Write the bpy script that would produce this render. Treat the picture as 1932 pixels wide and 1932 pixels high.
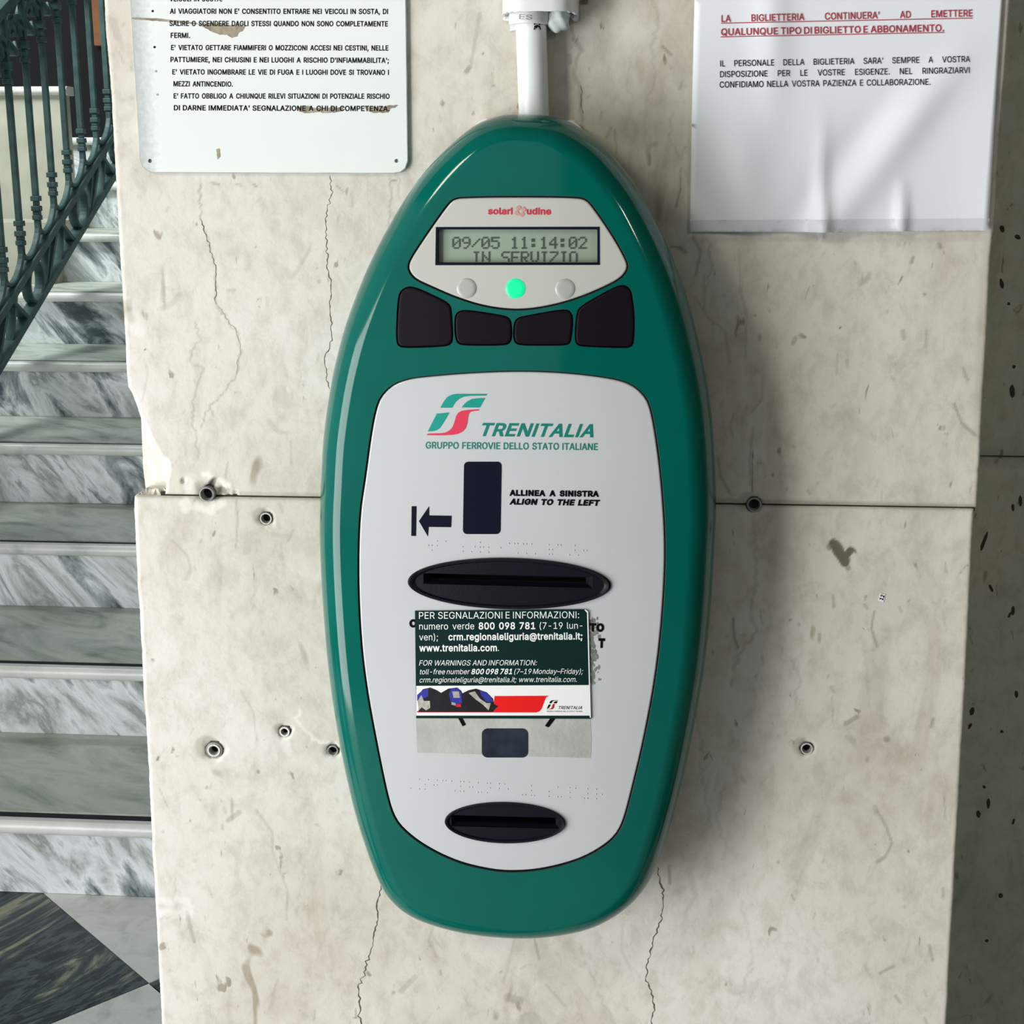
import bpy, bmesh, math, random
import numpy as np
from mathutils import Vector, Matrix
from mathutils.geometry import delaunay_2d_cdt

random.seed(7); rng = np.random.default_rng(7)
for o in list(bpy.data.objects): bpy.data.objects.remove(o)
SC = bpy.context.scene
COL = SC.collection

# ------------------------------------------------------------------ camera, sky, lights, exposure
F = 2700.0; PITCH = math.radians(13.74); YAW = math.radians(4.3)
CAM = np.array([0.073, -0.97, 1.45])
cd = bpy.data.cameras.new('camera'); cd.sensor_width = 36; cd.lens = F/1932*36
cd.clip_start = 0.02; cd.clip_end = 60
co = bpy.data.objects.new('camera', cd); COL.objects.link(co)
co.location = CAM; co.rotation_euler = (math.pi/2-PITCH, 0, YAW)
SC.camera = co

W = bpy.data.worlds.new('sky'); SC.world = W; W.use_nodes = True
bg = W.node_tree.nodes['Background']
bg.inputs[0].default_value = (0.80, 0.93, 1.0, 1); bg.inputs[1].default_value = 0.44

def area(name, loc, target, sx, sy, power, col):
    l = bpy.data.lights.new(name, 'AREA'); l.shape = 'RECTANGLE'; l.size = sx; l.size_y = sy
    l.energy = power; l.color = col
    o = bpy.data.objects.new(name, l); COL.objects.link(o); o.location = loc
    d = Vector(target)-Vector(loc); o.rotation_euler = d.to_track_quat('-Z', 'Y').to_euler()
    return o
area('doorway_daylight', (-1.98, -1.52, 0.76), (0, 0, 1.15), 1.6, 1.7, 76, (0.985, 0.99, 1.0))
area('stair_fill_light', (-2.9, 1.9, 4.6), (-1.3, 2.7, 0.2), 1.8, 1.8, 290, (0.93, 1.0, 0.98))  # added lamp to brighten stairs and floor, no known window behind it
area('hall_lamp', (-1.35, -1.55, 2.45), (0, 0, 1.4), 0.30, 0.55, 14, (1.0, 0.96, 0.80))
area('hall_lamp', (1.35, -1.5, 2.05), (0, 0, 1.4), 0.10, 0.22, 3, (1.0, 0.95, 0.8))

SC.view_settings.view_transform = 'Standard'; SC.view_settings.look = 'None'
SC.view_settings.exposure = 0.06; SC.view_settings.gamma = 1.0
SC.view_settings.use_curve_mapping = False

# ------------------------------------------------------------------ measuring helpers
cp, sp, cy_, sy_ = math.cos(PITCH), math.sin(PITCH), math.cos(YAW), math.sin(YAW)
FW = np.array([-sy_*cp, cy_*cp, -sp]); RT = np.array([cy_, sy_, 0.0]); UP = np.array([-sy_*sp, cy_*sp, cp])

def ray(px, py):
    return FW + (px-966)/F*RT + (966-py)/F*UP
def on_y(px, py, y):
    d = ray(px, py); t = (y-CAM[1])/d[1]; return CAM+t*d
def on_x(px, py, x):
    d = ray(px, py); t = (x-CAM[0])/d[0]; return CAM+t*d
def on_z(px, py, z):
    d = ray(px, py); t = (z-CAM[2])/d[2]; return CAM+t*d
def on_surf(px, py, yf):
    p = on_y(px, py, -0.05)
    for _ in range(5): p = on_y(px, py, yf(p[0], p[2]))
    return p
def to_px(P):
    P = np.asarray(P)-CAM
    w = P@FW
    return 966+F*(P@RT)/w, 966-F*(P@UP)/w

# ------------------------------------------------------------------ object helpers
def tag(o, label=None, cat=None, group=None, kind=None):
    if label: o['label'] = label
    if cat: o['category'] = cat
    if group: o['group'] = group
    if kind: o['kind'] = kind
    return o
def empty(name, loc, label=None, cat=None, group=None):
    o = bpy.data.objects.new(name, None); COL.objects.link(o); o.location = loc
    o.empty_display_size = 0.02
    return tag(o, label, cat, group)
def wmat(o):
    m = Matrix.Translation(o.location) @ o.rotation_euler.to_matrix().to_4x4()
    return (wmat(o.parent) @ m) if o.parent else m
def mk(name, verts, faces, mat, parent=None, smooth=False, sharp=None):
    """verts are given in world coordinates; kept world-placed under any parent"""
    me = bpy.data.meshes.new(name)
    me.from_pydata([tuple(map(float, v)) for v in verts], [], [tuple(map(int, f)) for f in faces])
    me.materials.append(mat)
    if smooth:
        me.polygons.foreach_set('use_smooth', [True]*len(me.polygons))
        if sharp: 
            me.set_sharp_from_angle(angle=math.radians(sharp))
    me.update()
    o = bpy.data.objects.new(name, me); COL.objects.link(o)
    if parent:
        o.parent = parent
        o.data.transform(wmat(parent).inverted())
    else:
        c = sum((v.co for v in me.vertices), Vector())/len(me.vertices)
        me.transform(Matrix.Translation(-c)); o.location = c
    return o
def recenter_done(o): return o

class MB:
    def __init__(s): s.v = []; s.f = []
    def add(s, v, f):
        b = len(s.v); s.v += [tuple(p) for p in v]; s.f += [tuple(i+b for i in q) for q in f]; return s
    def box(s, x0, x1, y0, y1, z0, z1):
        v = [(x, y, z) for x in (x0, x1) for y in (y0, y1) for z in (z0, z1)]
        return s.add(v, [(0,1,3,2),(4,6,7,5),(0,4,5,1),(2,3,7,6),(0,2,6,4),(1,5,7,3)])
    def bbox(s, x0, x1, y0, y1, z0, z1, b=0.002):
        bm = bmesh.new()
        v = [bm.verts.new((x, y, z)) for x in (x0, x1) for y in (y0, y1) for z in (z0, z1)]
        for q in [(0,1,3,2),(4,6,7,5),(0,4,5,1),(2,3,7,6),(0,2,6,4),(1,5,7,3)]: bm.faces.new([v[i] for i in q])
        bmesh.ops.recalc_face_normals(bm, faces=bm.faces)
        bmesh.ops.bevel(bm, geom=bm.edges[:], offset=b, segments=2, affect='EDGES', profile=0.5)
        bm.verts.index_update()
        r = s.add([tuple(q.co) for q in bm.verts], [tuple(q.index for q in f.verts) for f in bm.faces]); bm.free(); return r
    def bar(s, a, b, w, h, side=(1,0,0)):
        a = Vector(a); b = Vector(b); d = (b-a).normalized(); u = Vector(side); u = (u-d*u.dot(d)).normalized(); n = d.cross(u)
        v = []
        for p in (a, b):
            for i, j in ((-1,-1),(1,-1),(1,1),(-1,1)): v.append(p+u*(w/2*i)+n*(h/2*j))
        return s.add(v, [(0,1,2,3),(7,6,5,4),(0,4,5,1),(1,5,6,2),(2,6,7,3),(3,7,4,0)])
    def sweep(s, pts, w, h, side=(1,0,0), closed=False):
        P = [Vector(p) for p in pts]; n = len(P); rings = []
        for i, p in enumerate(P):
            if closed: d = P[(i+1) % n]-P[i-1]
            else: d = P[min(i+1, n-1)]-P[max(i-1, 0)]
            d.normalize(); u = Vector(side); u = (u-d*u.dot(d)).normalized(); m = d.cross(u)
            k = w[i] if isinstance(w, (list, tuple)) else w
            kh = h[i] if isinstance(h, (list, tuple)) else h
            rings.append([p+u*(k/2*a)+m*(kh/2*b) for a, b in ((-1,-.6),(-.7,-1),(.7,-1),(1,-.6),(1,.6),(.7,1),(-.7,1),(-1,.6))])
        v = [q for r in rings for q in r]; f = []
        for i in range(n if closed else n-1):
            j = (i+1) % n
            for k in range(8): f.append((i*8+k, i*8+(k+1) % 8, j*8+(k+1) % 8, j*8+k))
        if not closed: f += [tuple(range(7, -1, -1)), tuple((n-1)*8+k for k in range(8))]
        return s.add(v, f)
    def lathe(s, c, axis, prof, n=24, cap0=True, cap1=True):
        c = Vector(c); ax = Vector(axis).normalized()
        u = ax.orthogonal().normalized(); w = ax.cross(u); v = []
        for r, h in prof:
            for k in range(n):
                t = 2*math.pi*k/n; v.append(c+ax*h+u*(r*math.cos(t))+w*(r*math.sin(t)))
        f = []
        for i in range(len(prof)-1):
            for k in range(n): f.append((i*n+k, i*n+(k+1) % n, (i+1)*n+(k+1) % n, (i+1)*n+k))
        if cap0: f.append(tuple(range(n-1, -1, -1)))
        if cap1: f.append(tuple((len(prof)-1)*n+k for k in range(n)))
        return s.add(v, f)
    def make(s, name, mat, parent=None, smooth=False, sharp=None): return mk(name, s.v, s.f, mat, parent, smooth, sharp)

# ------------------------------------------------------------------ materials
def nodes(name):
    m = bpy.data.materials.new(name); m.use_nodes = True; nt = m.node_tree
    return m, nt, nt.nodes['Principled BSDF'], nt.links
def mat(name, col, rough=0.5, metal=0.0, var=0.0, vscale=20, bump=0.0, bscale=200, coat=0, spec=0.5, emit=None, es=0, alpha=1, trans=0):
    m, nt, b, L = nodes(name)
    b.inputs['Base Color'].default_value = (*col, 1); b.inputs['Roughness'].default_value = rough
    b.inputs['Metallic'].default_value = metal; b.inputs['Specular IOR Level'].default_value = spec
    b.inputs['Coat Weight'].default_value = coat; b.inputs['Coat Roughness'].default_value = 0.03
    b.inputs['Alpha'].default_value = alpha; b.inputs['Transmission Weight'].default_value = trans
    if emit: b.inputs['Emission Color'].default_value = (*emit, 1); b.inputs['Emission Strength'].default_value = es
    tc = nt.nodes.new('ShaderNodeTexCoord')
    if var:
        n = nt.nodes.new('ShaderNodeTexNoise'); n.inputs['Scale'].default_value = vscale; n.inputs['Detail'].default_value = 6
        L.new(tc.outputs['Object'], n.inputs['Vector'])
        r = nt.nodes.new('ShaderNodeMapRange'); r.inputs['From Min'].default_value = .3; r.inputs['From Max'].default_value = .7
        r.inputs['To Min'].default_value = 1-var; r.inputs['To Max'].default_value = 1+var*.5
        L.new(n.outputs['Fac'], r.inputs['Value'])
        mx = nt.nodes.new('ShaderNodeVectorMath'); mx.operation = 'SCALE'; mx.inputs[0].default_value = col
        L.new(r.outputs[0], mx.inputs['Scale']); L.new(mx.outputs[0], b.inputs['Base Color'])
    if bump:
        n = nt.nodes.new('ShaderNodeTexNoise'); n.inputs['Scale'].default_value = bscale; n.inputs['Detail'].default_value = 4
        L.new(tc.outputs['Object'], n.inputs['Vector'])
        bp = nt.nodes.new('ShaderNodeBump'); bp.inputs['Strength'].default_value = bump; bp.inputs['Distance'].default_value = 0.001
        L.new(n.outputs['Fac'], bp.inputs['Height']); L.new(bp.outputs[0], b.inputs['Normal'])
    return m
def ramp(nt, src, stops):
    r = nt.nodes.new('ShaderNodeValToRGB'); e = r.color_ramp.elements
    e[0].position = stops[0][0]; e[0].color = (*stops[0][1], 1); e[1].position = stops[-1][0]; e[1].color = (*stops[-1][1], 1)
    for p, c in stops[1:-1]: q = e.new(p); q.color = (*c, 1)
    nt.links.new(src, r.inputs[0]); return r.outputs[0]
def mixc(nt, a, b, fac, mode='MIX'):
    m = nt.nodes.new('ShaderNodeMix'); m.data_type = 'RGBA'; m.blend_type = mode
    for s, v in ((0, fac), (6, a), (7, b)):
        if hasattr(v, 'default_value') or hasattr(v, 'is_linked'): nt.links.new(v, m.inputs[s])
        else: m.inputs[s].default_value = v if s == 0 else (*v, 1)
    return m.outputs[2]
def marble(name, stops, scale=(6, 6, 6), rot=0.0, dist=1.6, nscale=3.0, detail=8, rough=0.3, streak=None, offs=(0,0,0), bump=0.0):
    """veined marble: stretched, distorted noise through a ramp"""
    m, nt, b, L = nodes(name)
    tc = nt.nodes.new('ShaderNodeTexCoord'); mp = nt.nodes.new('ShaderNodeMapping')
    mp.inputs['Scale'].default_value = scale; mp.inputs['Rotation'].default_value = rot if isinstance(rot, tuple) else (0, rot, 0)
    mp.inputs['Location'].default_value = offs
    g = nt.nodes.new('ShaderNodeNewGeometry')
    rt = nt.nodes.new('ShaderNodeMapping'); rt.inputs['Rotation'].default_value = mp.inputs['Rotation'].default_value; mp.inputs['Rotation'].default_value = (0, 0, 0)
    L.new(g.outputs['Position'], rt.inputs['Vector']); L.new(rt.outputs[0], mp.inputs['Vector'])
    n = nt.nodes.new('ShaderNodeTexNoise'); n.inputs['Scale'].default_value = nscale; n.inputs['Detail'].default_value = detail
    n.inputs['Distortion'].default_value = dist; n.inputs['Roughness'].default_value = 0.62
    L.new(mp.outputs[0], n.inputs['Vector'])
    c = ramp(nt, n.outputs['Fac'], stops)
    L.new(c, b.inputs['Base Color']); b.inputs['Roughness'].default_value = rough
    if bump:
        bp = nt.nodes.new('ShaderNodeBump'); bp.inputs['Strength'].default_value = bump; bp.inputs['Distance'].default_value = .001
        L.new(n.outputs['Fac'], bp.inputs['Height']); L.new(bp.outputs[0], b.inputs['Normal'])
    return m

def slab_material(name, c1, c2, c3):
    m, nt, b, L = nodes(name)
    g = nt.nodes.new('ShaderNodeNewGeometry'); P = g.outputs['Position']
    def noise(s, d=5, dist=0, scale=(1,1,1), rough=.55):
        mp = nt.nodes.new('ShaderNodeMapping'); mp.inputs['Scale'].default_value = scale; L.new(P, mp.inputs['Vector'])
        n = nt.nodes.new('ShaderNodeTexNoise'); n.inputs['Scale'].default_value = s; n.inputs['Detail'].default_value = d
        n.inputs['Distortion'].default_value = dist; n.inputs['Roughness'].default_value = rough
        L.new(mp.outputs[0], n.inputs['Vector']); return n.outputs['Fac']
    base = ramp(nt, noise(5.5, 6, .8, (1, 1, .6)), [(.30, c1), (.5, c2), (.72, c3)])
    fine = ramp(nt, noise(60, 6, .3, (1, 1, .7), .7), [(.32, (.82,.80,.77)), (.53, (1,1,1)), (.8, (1.04,1.04,1.04))])
    base = mixc(nt, base, fine, 1.0, 'MULTIPLY')
    # small pits and fossil flecks
    sp_ = ramp(nt, noise(95, 3, .5, (1, 1, .55), .5), [(.27, (.42,.37,.30)), (.325, (1,1,1)), (1, (1,1,1))])
    base = mixc(nt, base, sp_, .75, 'MULTIPLY')
    sp2 = ramp(nt, noise(34, 2, .8, (1, 1, .42), .4), [(.255, (.55,.50,.42)), (.30, (1,1,1)), (1, (1,1,1))])
    base = mixc(nt, base, sp2, .8, 'MULTIPLY')
    cl = ramp(nt, noise(16, 4, 1.2, (1, 1, .4), .6), [(.34, (.86,.83,.80)), (.46, (1,1,1)), (1, (1,1,1))])
    base = mixc(nt, base, cl, .8, 'MULTIPLY')
    a = nt.nodes.new('ShaderNodeAttribute'); a.attribute_name = 'stain'
    base = mixc(nt, base, (.11, .10, .075), a.outputs['Fac'])
    a2 = nt.nodes.new('ShaderNodeAttribute'); a2.attribute_name = 'pale'
    base = mixc(nt, base, (.92, .90, .86), a2.outputs['Fac'])
    L.new(base, b.inputs['Base Color'])
    b.inputs['Roughness'].default_value = 0.42; b.inputs['Specular IOR Level'].default_value = 0.35
    bp = nt.nodes.new('ShaderNodeBump'); bp.inputs['Strength'].default_value = .25; bp.inputs['Distance'].default_value = .0012
    L.new(noise(120, 6, .2), bp.inputs['Height']); L.new(bp.outputs[0], b.inputs['Normal'])
    return m

M = {}
M['slab'] = slab_material('cream_limestone', (.60,.555,.475), (.69,.655,.595), (.755,.73,.695))
M['bare'] = mat('bare_white_plaster', (.80,.78,.72), .8, var=.08, vscale=60, bump=.2, bscale=200)
M['core'] = mat('rough_mortar', (.74,.70,.62), .85, var=.35, vscale=60, bump=.8, bscale=150)
M['joint'] = mat('dark_joint', (.05,.045,.035), .95, var=.4, vscale=80)
M['green'] = mat('green_gloss_lacquer', (.0002,.112,.086), .09, spec=.34, var=.10, vscale=14)
M['gap_lining'] = mat('dark_gap_lining', (.004,.006,.010), .5)  # near-black lining, stands for the shadow in the gaps round the plates
M['panel'] = mat('light_grey_gloss_plate', (.555,.57,.585), .14, var=.03, vscale=9, spec=.55)
M['dpanel'] = mat('pale_grey_display_plate', (.53,.53,.495), .18, var=.03, vscale=9, spec=.5)
M['key'] = mat('black_aubergine_plastic', (.006,.0035,.007), .5, spec=.12, bump=.06, bscale=900)
M['slotm'] = mat('dark_navy_plastic', (.005,.005,.011), .42, spec=.2, bump=.1, bscale=800)
M['hole'] = mat('black_opening', (.0015,.0015,.002), .9)
M['navy'] = mat('navy_print', (.006,.008,.018), .6, spec=.05)
M['black'] = mat('black_print', (.004,.004,.006), .6, spec=.05)
M['teal'] = mat('teal_print', (.0,.30,.24), .35)
M['teal2'] = mat('green_print', (.0,.20,.155), .35)
M['red'] = mat('crimson_print', (.70,.035,.085), .35)
M['logored'] = mat('red_maker_print', (.62,.03,.06), .4)
M['salmon'] = mat('salmon_print', (.62,.30,.26), .4)
M['lcd'] = mat('grey_green_lcd', (.29,.35,.28), .3, var=.06, vscale=30)
M['lcdtxt'] = mat('lcd_segments', (.055,.08,.065), .4)
M['lampoff'] = mat('unlit_grey_lens', (.43,.43,.41), .25)
M['lampon'] = mat('lit_green_lens', (.0,.42,.16), .3, emit=(.01, .9, .38), es=.62)
M['cardg'] = mat('dark_green_card_print', (.004,.022,.020), .4, spec=.12, var=.06)
M['white'] = mat('white_print', (.86,.87,.86), .35)
M['cardred'] = mat('red_card_print', (.80,.008,.008), .3)
M['blue'] = mat('blue_print', (.03,.035,.32), .3)
M['grime'] = mat('grey_adhesive_grime', (.44,.45,.415), .7, var=.16, vscale=45, bump=.3, bscale=300)
M['faded'] = mat('faded_dark_print', (.022,.030,.045), .7, spec=.1, var=.4, vscale=90)
M['pipe'] = mat('white_pvc', (.78,.80,.79), .32)
M['foam'] = mat('pale_foam', (.55,.60,.58), .8, bump=.5, bscale=200)
M['emboss'] = mat('grey_emboss', (.35,.37,.36), .5)
M['sign'] = mat('white_enamel', (.82,.85,.84), .3, var=.05, vscale=7)
M['signedge'] = mat('grey_worn_edge', (.40,.42,.42), .5, var=.3, vscale=60)
M['chip'] = mat('flaked_brown_backing', (.36,.31,.23), .8, var=.5, vscale=150, bump=.6, bscale=300)
M['paper'] = mat('white_paper', (.82,.84,.89), .65)
M['tape'] = mat('matt_sticky_tape', (.70,.71,.75), .3, alpha=.35)
M['inkred'] = mat('red_ink', (.42,.03,.055), .7)
M['ink'] = mat('black_ink', (.008,.009,.013), .8, spec=.05)
M['plug'] = mat('grey_plug_plastic', (.30,.30,.28), .5, var=.3, vscale=300)
M['dust'] = mat('plaster_crumbs', (.80,.78,.73), .9, var=.2, vscale=200, bump=.7, bscale=300)
M['crack'] = mat('crack_dark', (.12,.10,.075), .9)
M['vein'] = mat('stone_vein', (.40,.345,.28), .6)
M['iron'] = mat('green_grey_cast_iron', (.060,.115,.110), .5, spec=.3, var=.35, vscale=30, bump=.25, bscale=120)
M['riser'] = marble('veined_white_marble', [(.30, (.008,.014,.03)), (.38, (.06,.09,.11)), (.44, (.34,.38,.39)), (.50, (.82,.84,.87)), (.56, (.62,.65,.65)), (.62, (.30,.33,.31)), (.68, (.75,.77,.74)), (.78, (.45,.45,.38))], scale=(1.0, 1, .34), rot=math.radians(40), nscale=9, dist=.7, rough=.35)
M['tread'] = marble('grey_green_marble', [(.34, (.22,.26,.21)), (.45, (.44,.48,.40)), (.56, (.60,.62,.54)), (.68, (.40,.44,.37))], scale=(1, 2.4, 1), rot=(0, 0, .5), nscale=3.5, dist=.8, rough=.4)
M['nose'] = marble('white_nosing_marble', [(.28, (.35,.38,.36)), (.45, (.66,.67,.63)), (.65, (.80,.80,.76))], scale=(1, 1, 1), nscale=5, dist=.5, rough=.3)
M['strip'] = mat('black_antislip', (.008,.010,.013), .8)
M['tiled'] = marble('dark_green_marble', [(.34, (.001,.002,.008)), (.43, (.012,.022,.030)), (.475, (.09,.12,.115)), (.505, (.008,.016,.024)), (.555, (.05,.07,.07)), (.59, (.20,.23,.18)), (.615, (.38,.38,.24)), (.64, (.02,.03,.035))], scale=(.45, 1.5, 1), rot=(0, 0, -1.05), nscale=5.5, dist=.9, rough=.45)
M['tilew'] = marble('white_floor_marble', [(.3, (.58,.59,.52)), (.5, (.78,.79,.74)), (.7, (.85,.86,.83))], nscale=3, dist=.6, rough=.3)
M['grout'] = mat('pale_grout', (.45,.45,.41), .9)
M['beige'] = mat('beige_marble_cladding', (.46,.45,.36), .4, var=.16, vscale=9)
M['plaster'] = mat('grey_plaster', (.10,.105,.10), .9, var=.2, vscale=4)
M['dim'] = mat('dark_brown_hall_plaster', (.020,.017,.018), .9, var=.3, vscale=3)
M['orange'] = mat('orange_painted_wall', (.42,.17,.07), .8, var=.15)
M['pilaster'] = slab_material('shaded_limestone', (.50,.52,.43), (.60,.61,.52), (.68,.66,.57))  # slab limestone toned darker and greener, recess shade partly in its colour

# ------------------------------------------------------------------ 2-D helpers
def chaikin(P, n=3, closed=True):
    P = np.array(P, float)
    for _ in range(n):
        Q = np.roll(P, -1, 0) if closed else P[1:]
        A = P if closed else P[:-1]
        R = np.empty((2*len(A), P.shape[1])); R[0::2] = .75*A+.25*Q; R[1::2] = .25*A+.75*Q
        P = R if closed else np.vstack([P[:1], R, P[-1:]])
    return P
def resample(P, n):
    P = np.array(P, float); Q = np.vstack([P, P[:1]])
    s = np.r_[0, np.cumsum(np.linalg.norm(np.diff(Q, axis=0), axis=1))]
    t = np.linspace(0, s[-1], n, endpoint=False)
    return np.c_[np.interp(t, s, Q[:, 0]), np.interp(t, s, Q[:, 1])]
def area2(P): x, y = P[:, 0], P[:, 1]; return .5*np.sum(x*np.roll(y, -1)-np.roll(x, -1)*y)
def ccw(P): return P if area2(P) > 0 else P[::-1].copy()
def normals(P, k=1):
    d = np.roll(P, -k, 0)-np.roll(P, k, 0); n = np.c_[d[:, 1], -d[:, 0]]   # outward for ccw
    return n/np.linalg.norm(n, axis=1)[:, None]
def inset(P, d, k=3): return P-normals(P, k)*d
def inside(pts, poly):
    x, y = pts[:, 0], pts[:, 1]; c = np.zeros(len(pts), bool); n = len(poly)
    for i in range(n):
        x1, y1 = poly[i]; x2, y2 = poly[(i+1) % n]
        if y1 == y2: continue
        k = ((y1 > y) != (y2 > y)) & (x < (x2-x1)*(y-y1)/(y2-y1)+x1); c ^= k
    return c
def dist_poly(pts, poly):
    d = np.full(len(pts), 1e9)
    for i in range(len(poly)):
        a = poly[i]; b = poly[(i+1) % len(poly)]; ab = b-a; L2 = max(ab@ab, 1e-18)
        t = np.clip(((pts-a)@ab)/L2, 0, 1); q = a+t[:, None]*ab
        d = np.minimum(d, np.hypot(*(pts-q).T))
    return d
def patch(loops, step, yf, skirt=0.0):
    """sheet filling loops[0] minus the other loops, in x-z, with y = yf(x, z)"""
    V = [tuple(p) for l in loops for p in l]; E = []; b = 0
    for l in loops:
        E += [(b+i, b+(i+1) % len(l)) for i in range(len(l))]; b += len(l)
    o = loops[0]; x0, z0 = o.min(0); x1, z1 = o.max(0)
    gx, gz = np.meshgrid(np.arange(x0+step/2, x1, step), np.arange(z0+step/2, z1, step))
    g = np.c_[gx.ravel(), gz.ravel()]
    ok = inside(g, o)
    for h in loops[1:]: ok &= ~inside(g, h)
    g = g[ok]
    if len(g):
        k = np.ones(len(g), bool)
        for l in loops: k &= dist_poly(g, l) > step*.4
        g = g[k]; V += [tuple(p) for p in g]
    r = delaunay_2d_cdt([Vector(v) for v in V], E, [], 0, 1e-7)
    P = np.array([(v.x, v.y) for v in r[0]]); T = [f for f in r[2]]
    C = np.array([P[list(f)].mean(0) for f in T]); ok = inside(C, o)
    for h in loops[1:]: ok &= ~inside(C, h)
    vs = [(p[0], yf(p[0], p[1]), p[1]) for p in P]; fs = []
    for f, k in zip(T, ok):
        if not k: continue
        f = list(f); q = P[f]
        if area2(q) < 0: f = f[::-1]
        fs.append(tuple(f))
    # ccw in x-z seen from -y : normal = -y
    if skirt:
        for l in loops:
            b = len(vs); n = len(l)
            vs += [(p[0], yf(p[0], p[1]), p[1]) for p in l]+[(p[0], yf(p[0], p[1])+skirt, p[1]) for p in l]
            for i in range(n): j = (i+1) % n; fs.append((b+i, b+n+i, b+n+j, b+j))
    return vs, fs
def pxloop(pts, yf): return np.array([on_surf(p[0], p[1], yf)[[0, 2]] for p in pts])
def rrect(x0, y0, x1, y1, r, n=6):
    P = []
    for cx, cy, a0 in ((x1-r, y0+r, -90), (x1-r, y1-r, 0), (x0+r, y1-r, 90), (x0+r, y0+r, 180)):
        for k in range(n+1): a = math.radians(a0+90*k/n); P.append((cx+r*math.cos(a), cy+r*math.sin(a)))
    return P
def ellipse(cx, cy, a, b, tilt=0, n=64):
    return [(cx+a*math.cos(t)*math.cos(tilt)-b*math.sin(t)*math.sin(tilt), cy+a*math.cos(t)*math.sin(tilt)+b*math.sin(t)*math.cos(tilt)) for t in np.linspace(0, 2*math.pi, n, endpoint=False)]
def dens(pts, m=6):
    P = np.array(pts, float); Q = np.roll(P, -1, 0); out = []
    for a, b in zip(P, Q):
        k = max(1, int(np.hypot(*(b-a))//m))
        for i in range(k): out.append(a+(b-a)*i/k)
    return out

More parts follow.
